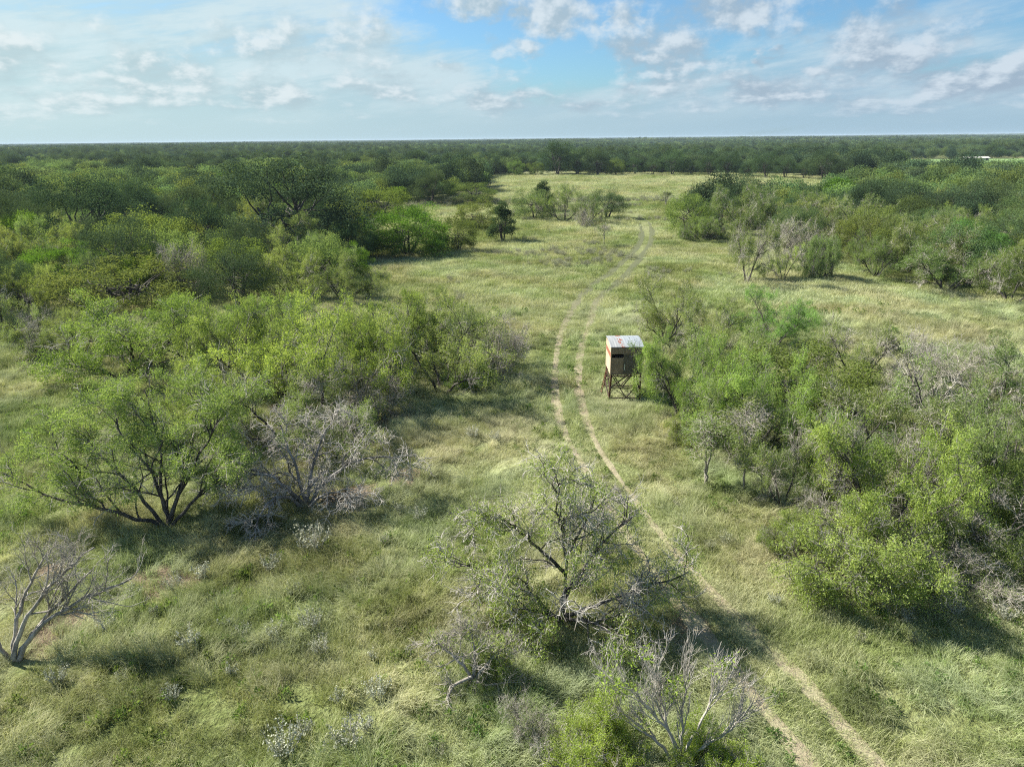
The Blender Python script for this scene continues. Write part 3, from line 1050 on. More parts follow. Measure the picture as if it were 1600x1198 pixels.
hero('mesquite_tree', 262, 826, [
    [(-.1, 0, .1), (-.9, -.3, .55), (-1.8, -.35, .95), (-3.0, -.1, 1.15), (-4.3, .1, 1.35), (-5.6, .3, 2.0), (-6.6, .5, 2.3)],
    [(-.1, 0, 0), (-.8, .2, 1.2), (-1.7, .5, 2.1), (-3.0, 1.0, 3.2), (-4.2, 1.5, 3.7)],
    [(-2.9, -.1, 1.1), (-3.1, .1, 1.9), (-3.5, .5, 2.7), (-4.6, 1.0, 3.2)],
    [(0, .1, 0), (-.3, .5, 1.6), (-.3, 1.2, 2.8), (-.9, 2.1, 4.2), (-1.5, 3.0, 4.9)],
    [(0, .1, 0), (-.1, .2, 1.4), (-.5, .4, 2.6), (-1.4, .6, 3.6), (-1.7, .8, 4.6)],
    [(0, 0, 0), (.6, .4, 1.4), (1.2, 1.2, 2.7), (1.8, 2.2, 3.9), (2.5, 3.2, 4.5)],
    [(.1, 0, 0), (.9, .0, .9), (1.9, .3, 1.9), (2.7, .8, 2.5), (3.3, 1.4, 2.6)],
    [(0, .2, 0), (.2, 1.4, 1.4), (.3, 3.0, 2.9), (.2, 4.4, 3.8), (-.6, 5.4, 4.2)],
    [(0, .2, 0), (-.9, 1.4, 1.6), (-2.2, 2.8, 3.0), (-3.4, 3.8, 3.6)]],
    .08, [dict(MES[0], tmin=.08, per=11), MES[1], MES[2]], 11, 'big leaning mesquite with a long low black limb reaching left', 'bright', (1.06, 1.10, .98),
    leaf_mat_=M_MESQ, twig=M_TWIG, p_leaf=.95, nleaf=11, llen=.105, lwid=.028, spread=.11, p_sub=.64)
DEADS = [lv(9, .15, 1.0, 2.1, (30, 75), .02, .15, .3, 9, .6, .022, .04), lv(9, .12, .5, 1.2, (30, 80), .05, .08, .34, 6, .6, .0155, .03),
         lv(7, .12, .25, .6, (25, 80), .0, .05, .32, 4, .75, .010, .02)]
hero('dead_tree', 478, 790, [
    [(0, 0, -.1), (-.5, -.2, 1.0), (-1.4, -.5, 1.9), (-2.4, -.7, 2.0), (-3.2, -1.0, 1.5)],
    [(0, 0, -.1), (-.3, .3, 1.4), (-.8, .9, 2.6), (-1.2, 1.5, 3.3)],
    [(0, 0, -.1), (.2, .5, 1.5), (.6, 1.4, 2.7), (.9, 2.4, 3.2)],
    [(0, 0, -.1), (.7, .2, 1.1), (1.9, .4, 1.9), (3.2, .6, 2.2), (4.2, .7, 1.9)],
    [(0, 0, -.1), (-.8, .2, .9), (-2.0, .5, 1.6), (-3.2, .6, 1.5), (-3.9, .4, .9)],
    [(0, 0, -.1), (-.5, -.6, .9), (-.9, -1.4, 1.2), (-1.2, -2.1, .9), (-1.3, -2.6, .4)],
    [(0, 0, -.1), (.8, -.5, .8), (1.6, -.8, 1.2), (2.3, -1.1, 1.0)]],
    .095, DEADS, 12, 'grey dead mesquite with tangled bare branches beside the big leafy mesquite', 'dead', leaf_mat_=M_MESQ, bark=M_DTWIG, twig=M_PALE, p_leaf=.06, nleaf=2)
hero('dead_tree', 20, 1032, [
    [(0, 0, -.1), (.2, .1, .8), (.8, .3, 1.7), (1.5, .7, 2.5), (2.4, 1.3, 3.2)],
    [(.1, 0, -.1), (.7, .1, .9), (1.5, .3, 1.5), (2.6, .6, 2.0), (3.6, .9, 2.3)],
    [(.1, 0, -.1), (.6, .2, .8), (1.3, .6, 1.5), (2.3, 1.1, 2.5)],
    [(0, 0, -.1), (.1, .3, .9), (.3, .8, 1.9), (.9, 1.4, 3.0)],
    [(-.1, 0, -.1), (-.4, .1, .8), (-.5, .2, 1.4), (-1.0, .4, 2.0)]],
    .085, [lv(8, .3, .9, 1.9, (18, 50), .15, .05, .16, 9, .55, .016), lv(6, .15, .4, 1.0, (20, 55), .1, .05, .2, 6, .6, .009), lv(5, .15, .2, .5, (20, 60), .05, .0, .22, 4, .75, .006)],
    13, 'bare grey multi-stemmed tree leaning right at the left edge', 'dead', bark=M_GREYB, twig=M_TWIG, p_leaf=0)
CEN = [lv(11, .2, 1.0, 2.1, (30, 75), .12, .25, .26, 9, .6, .023), lv(8, .15, .5, 1.15, (30, 75), .08, .1, .3, 6, .6, .0145, .04), lv(6, .12, .25, .55, (25, 80), .0, .05, .28, 4, .75, .009, .05)]
hero('mesquite_tree', 878, 968, [
    [(0, 0, -.1), (.15, .15, 1.5), (.1, .35, 2.9), (-.25, .6, 4.1), (.05, .8, 4.9)],
    [(.05, .1, .9), (.75, .3, 1.9), (1.5, .5, 2.9), (2.3, .8, 3.4)],
    [(-.1, 0, -.1), (-.8, -.1, 1.0), (-1.7, 0, 1.6), (-2.9, .2, 2.0), (-3.5, .3, 2.1)],
    [(.1, .2, 1.7), (-.8, .3, 2.6), (-1.6, .6, 3.3), (-2.4, .8, 3.6)],
    [(.1, -.1, .3), (1.2, -.3, .9), (2.4, -.3, 1.4), (3.5, -.1, 1.7), (4.1, .1, 1.7)],
    [(.1, .3, 2.2), (.7, .6, 3.2), (1.1, .9, 4.1)],
    [(.1, -.2, .2), (.7, -1.0, .8), (1.3, -1.7, .9), (1.9, -2.1, .6)],
    [(0, .1, .3), (.6, 1.2, 1.6), (1.0, 2.2, 2.6)],
    [(-.1, -.1, .2), (-.7, -.8, 1.0), (-1.6, -1.2, 1.4)]],
    .072, CEN, 14, 'half-bare mesquite with grey twigs standing alone in the centre foreground', 'sparse', (1.25, 1.28, 1.0), leaf_mat_=M_MESQ, twig=M_PALE, p_leaf=.5, nleaf=6, llen=.10, lwid=.024, spread=.11, droop=.8, p_sub=.6)
hero('dead_tree', 738, 1078, [
    [(0, 0, -.1), (-.1, .1, .6), (-.6, .3, 1.1), (-1.1, .5, 1.4)],
    [(0, 0, .2), (.1, .2, 1.0), (.0, .5, 1.6)],
    [(0, 0, .3), (.5, .2, .9), (1.0, .4, 1.2)],
    [(-.0, 0, .5), (-.5, -.3, .5), (-.75, -.5, .0)],
    [(.0, 0, .4), (.45, -.2, .35), (.75, -.1, .4), (.7, -.2, .0)]],
    .075, [lv(8, .3, .5, 1.0, (25, 60), .1, .1, .28, 7, .55, .012), lv(7, .15, .3, .6, (25, 65), .05, .05, .32, 5, .6, .008), lv(5, .15, .15, .35, (25, 70), .0, .0, .3, 4, .75, .0055)],
    15, 'small crooked bare tree with pale snapped stubs in the foreground grass', 'dead', leaf_mat_=M_MESQ, bark=M_GREYB, twig=M_TWIG, p_leaf=.12, nleaf=2)
hero('dead_tree', 1058, 1196, [
    [(0, 0, -.1), (.05, .1, .6), (-.4, .2, 1.3), (-1.0, .3, 2.0), (-1.4, .4, 2.4)],
    [(0, 0, -.1), (-.1, .1, .7), (-.4, .4, 1.6), (-.5, .6, 2.4)],
    [(0, 0, -.1), (.1, .15, .8), (.1, .3, 1.6), (.2, .5, 2.4)],
    [(0, 0, .1), (.3, .1, .8), (.7, .3, 1.5), (1.0, .4, 2.2)],
    [(0, 0, .1), (.6, .0, .7), (1.2, .1, 1.0), (1.6, .2, 1.6)],
    [(0, 0, .1), (-.5, .3, .6), (-1.1, .5, 1.1), (-1.7, .6, 1.6)]],
    .055, [lv(12, .2, .8, 1.5, (12, 38), .35, .1, .10, 9, .6, .012), lv(6, .2, .4, .85, (14, 42), .25, .05, .12, 6, .6, .0075), lv(3, .2, .2, .45, (14, 45), .15, .0, .14, 4, .75, .005)],
    16, 'pale bare fan-shaped tree at the bottom edge beside the yellow-green bush', 'dead', leaf_mat_=M_MESQ, bark=M_PALE, twig=M_PALE, p_leaf=.10, nleaf=2, tint=(1.2, 1.25, .7))

HAND = [
    # kind, foot x, foot y, crown left, crown right, crown top, label
    ('shrub', 925, 1200, 850, 1005, 1085, 'yellow-green leafy bush at the bottom edge left of the pale bare tree', dict(tint=(1.35, 1.42, .9), idx=1)),
    ('twiggy', 830, 1150, 775, 865, 1085, 'low grey twiggy shrub left of the yellow-green bush at the bottom', {}),
    ('shrub', 1120, 1215, 1045, 1180, 1125, 'green leafy shrub under the pale bare tree at the bottom edge', dict(tint=(1.4, 1.4, .75))),
    ('shrub', 765, 1060, 730, 815, 1010, 'small patchy green shrub right of the crooked bare tree', dict(tint=(1.0, 1.1, .8))),
    # --- thicket on the right
    ('bright', 1388, 838, 1235, 1510, 640, 'mesquite with straight dark trunk in front of the right thicket', {}),
    ('sparse', 1530, 845, 1420, 1650, 735, 'twiggy mesquite with long grey branches sagging right at the right edge', {}),
    ('shrub', 1330, 915, 1215, 1445, 790, 'low sprawling bright mesquite shrub, nearest of the right thicket', {}),
    ('shrub', 1555, 880, 1470, 1660, 800, 'low green shrub at the right edge below the sagging grey branches', {}),
    ('twiggy', 1450, 890, 1380, 1560, 830, 'heap of pale bare twigs in front of the right thicket', {}),
    ('mesquite', 1570, 770, 1465, 1690, 600, 'tall green mesquite at the right edge of the thicket', {}),
    ('sparse', 1280, 775, 1195, 1375, 610, 'rounded mesquite behind the two slim saplings', {}),
    ('sparse', 1465, 705, 1365, 1560, 545, 'half-bare mesquite in the middle of the right thicket', {}),
    ('bright', 1180, 690, 1085, 1285, 545, 'dense mesquite right of the hunting blind', {}),
    ('olive', 1235, 640, 1120, 1350, 525, 'dark green rounded brush behind the dense mesquite by the blind', dict(tint=(.62, .66, .5))),
    ('bright', 1066, 655, 990, 1150, 515, 'bushy mesquite touching the right side of the hunting blind', {}),
    ('sparse', 1335, 605, 1265, 1405, 500, 'grey-topped mesquite behind the dark rounded brush', {}),
    ('dead', 1440, 620, 1385, 1500, 515, 'tall bare grey snag rising from the right thicket', {}),
    ('mesquite', 1565, 650, 1480, 1650, 525, 'light green mesquite at the right edge behind the snag', {}),
    ('sparse', 1385, 730, 1290, 1480, 590, 'feathery mesquite in the heart of the right thicket', {}),
    ('twiggy', 1520, 600, 1460, 1580, 530, 'grey twiggy shrub between the snag and the right edge', {}),
    ('twiggy', 1300, 850, 1240, 1370, 770, 'tangle of grey bare twigs between the nearest shrub and the straight-trunked mesquite', {}),
    ('twiggy', 1420, 780, 1360, 1500, 690, 'grey bare tangle right of the straight dark trunk', {}),
    ('mesquite', 1140, 620, 1085, 1210, 505, 'leafy mesquite between the blind and the dark rounded brush', {}),
    ('mesquite', 1150, 715, 1085, 1225, 590, 'mesquite right behind the two slim saplings', {}),
    ('sparse', 1218, 790, 1165, 1290, 670, 'twiggy mesquite just right of the bare-crowned sapling', {}),
    ('olive', 1500, 790, 1420, 1590, 690, 'dark shaded brush under the tall right edge mesquite', dict(tint=(.6, .66, .5))),
    ('shrub', 1240, 860, 1205, 1300, 800, 'small bright shrub left of the straight-trunked mesquite', {}),
    ('sapling', 1103, 757, 1065, 1142, 640, 'slim leafy sapling with thin pale trunk, left of the two', dict(idx=0)),
    ('sapling', 1160, 767, 1125, 1200, 612, 'slim sapling with bare grey crown, right of the two', dict(idx=1)),
    ('shrub', 1075, 690, 1045, 1110, 640, 'low bright shrub in front of the mesquite touching the blind', {}),
    ('mesquite', 1040, 535, 985, 1095, 432, 'open-crowned mesquite just behind the hunting blind', {}),
    ('mesquite', 1110, 566, 1050, 1160, 458, 'small spreading mesquite with dark forked trunk right behind the blind', {}),
    ('mesquite', 1207, 545, 1148, 1270, 452, 'bright green rounded mesquite in front of the right field', dict(tint=(.85, 1.12, .9))),
    # --- thicket on the left
    ('bright', 215, 590, 105, 315, 458, 'bright mesquite at the left end of the left thicket', {}),
    ('bright', 390, 600, 295, 490, 458, 'bright yellow-green mesquite second from left in the left thicket', {}),
    ('bright', 500, 640, 390, 615, 465, 'large bright yellow-green mesquite in the middle of the left thicket', {}),
    ('bright', 600, 590, 520, 690, 450, 'yellow-green mesquite behind the middle of the left thicket', {}),
    ('mesquite', 690, 610, 595, 790, 465, 'dark-trunked mesquite at the right end of the left thicket', {}),
    ('twiggy', 775, 585, 715, 835, 495, 'grey twiggy shrub at the right tip of the left thicket', {}),
    ('twiggy', 580, 650, 520, 650, 575, 'grey twiggy undergrowth below the middle of the left thicket', {}),
    ('sparse', 440, 690, 350, 560, 570, 'grey half-bare mesquite between the big leaning mesquite and the left thicket', {}),
    ('mesquite', 330, 680, 250, 400, 560, 'leafy mesquite behind the big leaning mesquite', {}),
    ('sparse', 70, 560, 20, 130, 480, 'twiggy brownish mesquite at the left edge beside the bright thicket', {}),
    ('sparse', 5, 520, -50, 50, 435, 'dark twiggy mesquite cut by the left edge', {}),
    ('shrub', 735, 600, 700, 780, 555, 'low green shrub under the right end of the left thicket', dict(tint=(.8, 1.0, .7))),
    ('bright', 300, 560, 225, 385, 450, 'bright mesquite between the two leftmost bright ones of the left thicket', {}),
    ('bright', 445, 560, 375, 530, 448, 'yellow-green mesquite crown at the back of the left thicket', {}),
    ('bright', 560, 620, 480, 640, 490, 'bright mesquite in front of the back row of the left thicket', {}),
    ('mesquite', 640, 560, 575, 715, 455, 'soft green mesquite behind the dark-trunked one of the left thicket', {}),
    ('mesquite', 730, 570, 670, 800, 478, 'grey-green mesquite at the right side of the left thicket', dict(tint=(.85, .92, .9))),
    ('mesquite', 130, 555, 60, 200, 470, 'green mesquite between the left edge and the bright thicket', {}),
    ('sparse', 520, 720, 430, 600, 620, 'tangled grey mesquite behind the dead tree', {}),
    # --- row behind the left thicket
    ('mesquite', 530, 468, 488, 592, 395, 'feathery mesquite at the field edge above the left thicket', {}),
    ('mesquite', 455, 465, 412, 508, 388, 'small mesquite with dark stems left of the field edge mesquite', {}),
    ('olive', 375, 458, 325, 432, 362, 'olive green brush tree behind the left thicket', dict(tint=(.66, .72, .55))),
    ('twiggy', 300, 460, 255, 350, 375, 'grey brown leafless brush behind the left thicket', {}),
    ('olive', 200, 478, 100, 312, 398, 'wide greyish brush tree behind the left end of the thicket', dict(tint=(.72, .70, .62))),
    ('huisache', 108, 445, 45, 165, 372, 'vivid green huisache among the left woods', {}),
    ('oak', 445, 405, 335, 570, 280, 'large dark evergreen oak towering over the left woods', dict(tint=(.8, .85, .95), hk=1.25)),
    ('oak', 140, 405, 60, 225, 296, 'dark evergreen oak behind the vivid huisache', dict(tint=(.85, .9, .95), hk=1.2)),
    ('olive', 240, 425, 160, 322, 340, 'yellowish olive brush tree between the two dark oaks', dict(tint=(.66, .72, .56), hk=1.15)),
    ('oak', 547, 402, 518, 582, 345, 'dark round oak at the shaded corner of the field', {}),
    ('olive', 330, 400, 280, 380, 330, 'mid green brush tree left of the large dark oak', {}),
    ('olive', 30, 470, -20, 90, 405, 'grey-green brush at the left edge below the dark oak', dict(tint=(.7, .74, .7))),
    # --- trees round the middle of the field
    ('huisache', 640, 398, 562, 714, 322, 'vivid green domed huisache at the left edge of the field', {}),
    ('huisache', 632, 400, 572, 700, 352, 'low vivid green huisache at the foot of the domed one', {}),
    ('olive', 716, 392, 688, 748, 333, 'dark upright brush tree right of the vivid domed huisache', dict(tint=(.42, .46, .42))),
    ('juniper', 785, 376, 762, 808, 310, 'dark cone-shaped juniper standing out in the field', {}),
    ('olive', 745, 358, 715, 785, 310, 'pale green brush tree behind the dark juniper', {}),
    ('oak', 672, 319, 640, 712, 268, 'round dark oak behind the vivid domed huisache', {}),
    ('olive', 595, 337, 545, 645, 290, 'rounded green brush tree left of the round dark oak', dict(tint=(.72, .8, .55))),
    ('olive', 740, 318, 700, 775, 285, 'dark brush tree at the left edge of the far field', dict(tint=(.5, .55, .5))),
    ('olive', 833, 340, 800, 872, 292, 'green brush tree at the left of the clump in mid field', {}),
    ('juniper', 848, 330, 828, 868, 280, 'dark pointed juniper at the top of the mid field clump', {}),
    ('mesquite', 880, 345, 845, 920, 287, 'light mesquite in the middle of the mid field clump', dict(tint=(.8, .88, .8))),
    ('mesquite', 915, 350, 895, 945, 302, 'small open mesquite in front of the mid field clump', dict(tint=(.75, .8, .8))),
    ('oak', 948, 341, 915, 985, 295, 'dark rounded oak at the right of the mid field clump', {}),
    ('twiggy', 912, 355, 895, 930, 325, 'small grey twiggy bush at the foot of the mid field clump', {}),
    ('sapling', 944, 383, 930, 958, 345, 'lone small grey sapling left of the track in the field', dict(idx=1)),
    ('sapling', 1040, 322, 1029, 1053, 298, 'tiny lone sapling by the far end of the track', dict(idx=0)),
    # --- edge of the right wood
    ('olive', 1072, 368, 1040, 1112, 302, 'soft green brush tree at the left tip of the right wood', dict(tint=(.72, .82, .7))),
    ('olive', 1125, 356, 1095, 1165, 302, 'pale green brush tree beyond the left tip of the right wood', {}),
    ('mesquite', 1160, 365, 1120, 1210, 290, 'tall open mesquite in the left part of the right wood', dict(tint=(.75, .8, .8))),
    ('shrub', 1100, 376, 1070, 1135, 340, 'low green brush in front of the left tip of the right wood', dict(tint=(.7, .8, .7))),
    ('sparse', 1168, 440, 1122, 1208, 338, 'grey half-bare mesquite with pale forked trunk at the right wood', {}),
    ('sparse', 1222, 437, 1194, 1254, 380, 'small yellow-green mesquite with gnarled trunk beside the pale forked one', dict(idx=0, tint=(1.3, 1.3, .8))),
    ('shrub', 1285, 436, 1255, 1315, 370, 'bushy grey-green shrub between the small mesquite and the umbrella one', dict(tint=(.8, .85, .85))),
    ('mesquite', 1372, 430, 1312, 1412, 358, 'umbrella-shaped mesquite with black forked trunk at the field edge', dict(tint=(.8, .9, .8))),
    ('twiggy', 1235, 405, 1195, 1290, 340, 'grey twiggy thicket behind the small yellow-green mesquite', {}),
    ('huisache', 1500, 420, 1440, 1560, 340, 'blue-green huisache in the right wood', dict(tint=(.72, .92, 1.7))),
    ('mesquite', 1478, 452, 1405, 1545, 378, 'dense mesquite with dead lower branches below the blue-green huisache', dict(tint=(.75, .85, .75))),
    ('mesquite', 1575, 470, 1520, 1640, 385, 'dense mesquite at the right edge of the field margin', dict(tint=(.8, .88, .7))),
    ('mesquite', 1270, 365, 1215, 1320, 300, 'bright feathery mesquite in the middle of the right wood', {}),
    ('mesquite', 1345, 375, 1290, 1400, 305, 'second bright feathery mesquite right of its twin in the right wood', {}),
    ('oak', 1420, 365, 1380, 1470, 305, 'olive tinted oak left of the blue-green huisache', dict(tint=(1.5, 1.3, .8))),
]
hand_xy = []
for k, bx, by, x0, x1, yt, lab, kw in HAND:
    o = place(k, bx, by, x0, x1, yt, lab, **kw)
    hand_xy.append((o.location.x, o.location.y, (x1 - x0) * depth_px(o.location.y) / 2))
hand_xy = np.array(hand_xy)


# ------------------------------------------------------------------ woods: the nearest trees one by one, the rest as one mass
def poly(pts):
    return np.array([at(*p) for p in pts])


def inside(P_, x, y):
    c = np.zeros(len(x), bool)
    j = len(P_) - 1
    for i in range(len(P_)):
        xi, yi, xj, yj = *P_[i], *P_[j]
        m = ((yi > y) != (yj > y)) & (x < (xj - xi) * (y - yi) / (yj - yi + 1e-12) + xi)
        c ^= m
        j = i
    return c


W_LEFT = poly([(-700, 640), (-250, 545), (0, 508), (130, 492), (300, 498), (470, 482), (560, 448), (588, 422), (565, 400), (560, 385), (545, 368), (548, 345), (600, 322), (700, 312), (750, 298), (765, 280), (765, 262), (-1200, 262)])
W_RIGHT = poly([(1052, 360), (1110, 368), (1200, 375), (1260, 395), (1330, 400), (1420, 428), (1600, 452), (2100, 520), (2800, 560), (2800, 262), (1420, 262), (1400, 288), (1330, 304), (1280, 318), (1205, 328), (1130, 338), (1060, 352)])
W_BACK = poly([(760, 274), (1000, 270.5), (1200, 273), (1330, 280), (1400, 286), (1400, 258), (750, 258)])
FIELD2 = poly([(1400, 276), (1900, 292), (1900, 246.5), (1400, 249)])


def jitter_grid(x0, x1, y0, y1, s, seed):
    r = np.random.default_rng(seed)
    X, Y = np.meshgrid(np.arange(x0, x1, s), np.arange(y0, y1, s))
    X = X.ravel() + r.uniform(-.45, .45, X.size) * s
    Y = Y.ravel() + r.uniform(-.45, .45, Y.size) * s
    k = (np.abs(X) < Y * .80 + 12)
    return X[k], Y[k]


X, Y = jitter_grid(-330, 330, 40, 395, 5.3, 3)
inL, inR, inB = inside(W_LEFT, X, Y), inside(W_RIGHT, X, Y), inside(W_BACK, X, Y)
inF = inside(FIELD2, X, Y)
keep = (inL | inR | inB) & ~inF
# glades: a few gaps in the woods, and room round the trees placed above
keep &= ~((vnoise(X, Y, .03, 21) > .80) & (Y > 90))
dmin = np.min(np.hypot(X[:, None] - hand_xy[None, :, 0], Y[:, None] - hand_xy[None, :, 1]) - hand_xy[None, :, 2] * .75, axis=1)
keep &= dmin > 1.2
X, Y, inL, inB = X[keep], Y[keep], inL[keep], inB[keep]
o = np.argsort(Y)
X, Y, inL, inB = X[o], Y[o], inL[o], inB[o]
kn = vnoise(X, Y, .035, 31) * .6 + vnoise(X, Y, .2, 32) * .4
kr = np.random.default_rng(8).random((len(X), 4))
kinds = []
for i in range(len(X)):
    r = kr[i, 0]
    if inB[i]:
        k = 'oak' if r < .8 else 'olive'
    elif inL[i]:
        k = 'oak' if kn[i] > .60 and r < .6 else ('huisache' if r > .965 else ('mesquite' if r > .66 else ('twiggy' if r > .64 else 'olive')))
    else:
        k = 'oak' if kn[i] > .60 and r < .7 else ('huisache' if r > .975 else ('mesquite' if r > .55 else ('sparse' if r > .50 else 'olive')))
    kinds.append(k)
SIZE = {'oak': (8.2, 7.0), 'olive': (6.8, 5.0), 'mesquite': (7.2, 5.4), 'huisache': (6.0, 4.6), 'twiggy': (4.5, 3.4), 'sparse': (6.5, 5.0)}
NEAR = 215
LBL = {
    ('oak', 1): ('dark oak crown in the woods left of the field', 'dark oaks in the left woods'),
    ('oak', 0): ('dark oak crown in the woods right of the field', 'dark oaks in the right woods'),
    ('olive', 1): ('rounded olive green brush tree in the woods left of the field', 'brush trees in the left woods'),
    ('olive', 0): ('rounded olive green brush tree in the woods right of the field', 'brush trees in the right woods'),
    ('mesquite', 1): ('light feathery mesquite in the woods left of the field', 'mesquites in the left woods'),
    ('mesquite', 0): ('light feathery mesquite in the woods right of the field', 'mesquites in the right woods'),
    ('huisache', 1): ('bright green huisache far back in the left woods', 'huisaches in the left woods'),
    ('huisache', 0): ('bright green huisache far back in the right woods', 'huisaches in the right woods'),
    ('twiggy', 1): ('grey leafless brush in the woods left of the field', 'leafless brush in the left woods'),
    ('sparse', 0): ('half-bare grey mesquite in the woods right of the field', 'half-bare mesquites in the right woods'),
}
LAND = [(108, 445, 'the vivid green huisache'), (445, 405, 'the large dark oak'), (140, 405, 'the dark oak at left'), (547, 402, 'the shaded field corner'), (640, 396, 'the vivid domed huisache'),
        (672, 319, 'the round dark oak'), (375, 458, 'the left thicket'), (5, 520, 'the left edge'), (740, 318, 'the far field'), (1072, 368, 'the tip of the right wood'), (1168, 440, 'the pale forked mesquite'),
        (1372, 430, 'the umbrella mesquite'), (1500, 420, 'the blue-green huisache'), (1575, 470, 'the right field margin'), (1270, 365, 'the feathery mesquite pair'), (1420, 365, 'the olive tinted oak')]
LOOK = {'oak': 'dark oak', 'olive': 'olive brush tree', 'mesquite': 'feathery mesquite', 'huisache': 'bright green huisache', 'twiggy': 'grey leafless brush', 'sparse': 'half-bare grey mesquite'}
ORD = ['nearest one', 'second nearest', 'third nearest', 'fourth nearest', 'fifth nearest', 'sixth nearest', 'seventh nearest', 'eighth nearest', 'ninth nearest', 'tenth nearest',
       'eleventh nearest', 'twelfth nearest', 'thirteenth nearest', 'fourteenth nearest', 'farthest one']
landp = np.array([at(a, b) for a, b, _ in LAND])
seen = {}


def where_label(k, x, y):
    d = np.hypot((landp[:, 0] / landp[:, 1] - x / y) * 120, (np.log(landp[:, 1]) - math.log(y)) * 55)
    j = int(np.argmin(d))
    dx = (x / y - landp[j, 0] / landp[j, 1]) * 120
    dy = (math.log(y) - math.log(landp[j, 1])) * 55
    rel = ('left of' if dx < 0 else 'right of') if abs(dx) > abs(dy) * .8 else ('behind' if dy > 0 else 'in front of')
    b = '%s %s %s' % (LOOK[k], rel, LAND[j][2])
    n = seen[b] = seen.get(b, -1) + 1
    return b + ', ' + ORD[min(n, len(ORD) - 1)]


for i in range(min(NEAR, len(X))):
    k = kinds[i]
    lab, grp = LBL[(k, 1 if inL[i] else 0)]
    lab = where_label(k, X[i], Y[i])
    w, h = SIZE[k]
    s = .75 + .5 * kr[i, 1]
    plant(k, X[i], Y[i], w * s, h * s * (.88 + .24 * kr[i, 2]), lab, grp)

# the row of oaks that closes the far field, each its own
bx = [772, 806, 838, 872, 902, 934, 962, 992, 1020, 1050, 1080, 1108, 1136, 1166, 1196, 1226, 1256, 1286, 1316]
for i, x in enumerate(bx):
    yb = 274.5 if x < 850 else (273.5 if x < 1100 else 274.5 + (x - 1100) * .035)
    p = at(x, yb)
    big = {872: 1.55, 902: 1.2, 806: .75, 934: 1.1, 962: .8}.get(x, .9 + .25 * math.sin(i * 2.3))
    k = 'olive' if x in (806, 838, 962) else 'oak'
    nth = ['leftmost', 'second', 'third', 'fourth', 'fifth', 'sixth', 'seventh', 'eighth', 'ninth', 'tenth', 'eleventh', 'twelfth', 'thirteenth', 'fourteenth', 'fifteenth', 'sixteenth', 'seventeenth', 'eighteenth', 'rightmost'][i]
    lab = {872: 'tallest dark oak of the row closing the far field', 806: 'low rounded pale green tree at the left end of the far row'}.get(x, ('dark oak, %s in the row closing the far field' if k == 'oak' else 'low green tree, %s in the row closing the far field') % nth)
    plant(k, p[0], p[1], 10.5 * big, 9.0 * big, lab, 'row of trees closing the far field', tint=(.95, 1.0, .85) if k == 'oak' else (.62, .7, .62))


# light-weight crowns for the mass of the wood
def far_crown(seed, W, H, n, ls, mat_, patch=0):
    rng = np.random.default_rng(seed)
    C, T = [], []
    spots = [(0, 0, W, H)] if not patch else [(rng.uniform(-1, 1) * patch, rng.uniform(-1, 1) * patch, W * rng.uniform(.75, 1.25), H * rng.uniform(.7, 1.25)) for _ in range(16)]
    for (sx, sy, w, h) in spots:
        tt = rng.normal(0, .16)
        for q in range(14 if not patch else 7):
            u = unit(rng.normal(size=3))
            u[2] = abs(u[2]) if rng.random() < .75 else u[2]
            c = u * np.array([w / 2, w / 2, h * .42]) * rng.uniform(.5, .85) + np.array([sx, sy, h * .52])
            m_ = n // 14 if not patch else n // 7
            g = unit(rng.normal(size=(m_, 3))) * (rng.random((m_, 1)) ** .4) * w * .24
            C.append(c + g)
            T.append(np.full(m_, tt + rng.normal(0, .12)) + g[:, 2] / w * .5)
    C, T = np.vstack(C), np.concatenate(T)
    k = C[:, 2] > .1
    C, T = C[k], T[k]
    N = len(C)
    v, f = rhombs(rng, C, rng.normal(size=(N, 3)), ls * rng.uniform(.7, 1.3, N), ls * .7 * rng.uniform(.7, 1.3, N))
    return mesh('foliage', v, f, mat_, {'tone': ('FLOAT', np.repeat(np.clip(.45 + T + rng.normal(0, .15, N), 0, 1), 4))})


FAR = [far_crown(500, 8.5, 7.2, 7000, .25, M_OAK), far_crown(501, 8.0, 7.0, 7000, .25, M_OAK), far_crown(502, 7.0, 5.0, 4600, .24, M_MESQ),
       far_crown(503, 7.2, 5.2, 4600, .24, M_MESQ), far_crown(504, 6.0, 4.6, 4600, .22, M_HUI),
       far_crown(505, 10, 7.6, 420, 1.0, M_OAK, 17), far_crown(506, 9, 6.6, 420, .9, M_OAK, 17), far_crown(507, 9, 5.6, 420, .85, M_MESQ, 17)]
pts, rot, scl, idx, tin = [], [], [], [], []


def tint_for(k, r):
    if k == 'oak':
        return np.array([(1.05, 1.0, 1.05), (.88, .95, 1.05), (1.35, 1.3, 1.05)])[int(r * 2.99)]
    if k == 'huisache':
        return np.array((.9, .95, 1.0))
    return np.array([(.52, .58, .72), (.44, .52, .72), (.60, .60, .55), (.48, .60, .76), (.62, .70, .74)])[int(r * 4.99)]


KI = {'oak': (0, 1), 'olive': (2, 3), 'mesquite': (3, 2), 'huisache': (4, 4), 'twiggy': (2, 2), 'sparse': (3, 3)}
for i in range(NEAR, len(X)):
    k = kinds[i]
    w, h = SIZE[k]
    s = .75 + .55 * kr[i, 1]
    pts.append((X[i], Y[i], 0))
    rot.append((0, 0, kr[i, 2] * 6.28))
    q = KI[k][int(kr[i, 3] * 1.99)]
    scl.append((s, s, s * (.85 + .3 * kr[i, 3])))
    idx.append(q)
    tin.append(tint_for(k, kr[i, 2]) * (1.0 if k != 'mesquite' else 1.35))
r = np.random.default_rng(77)


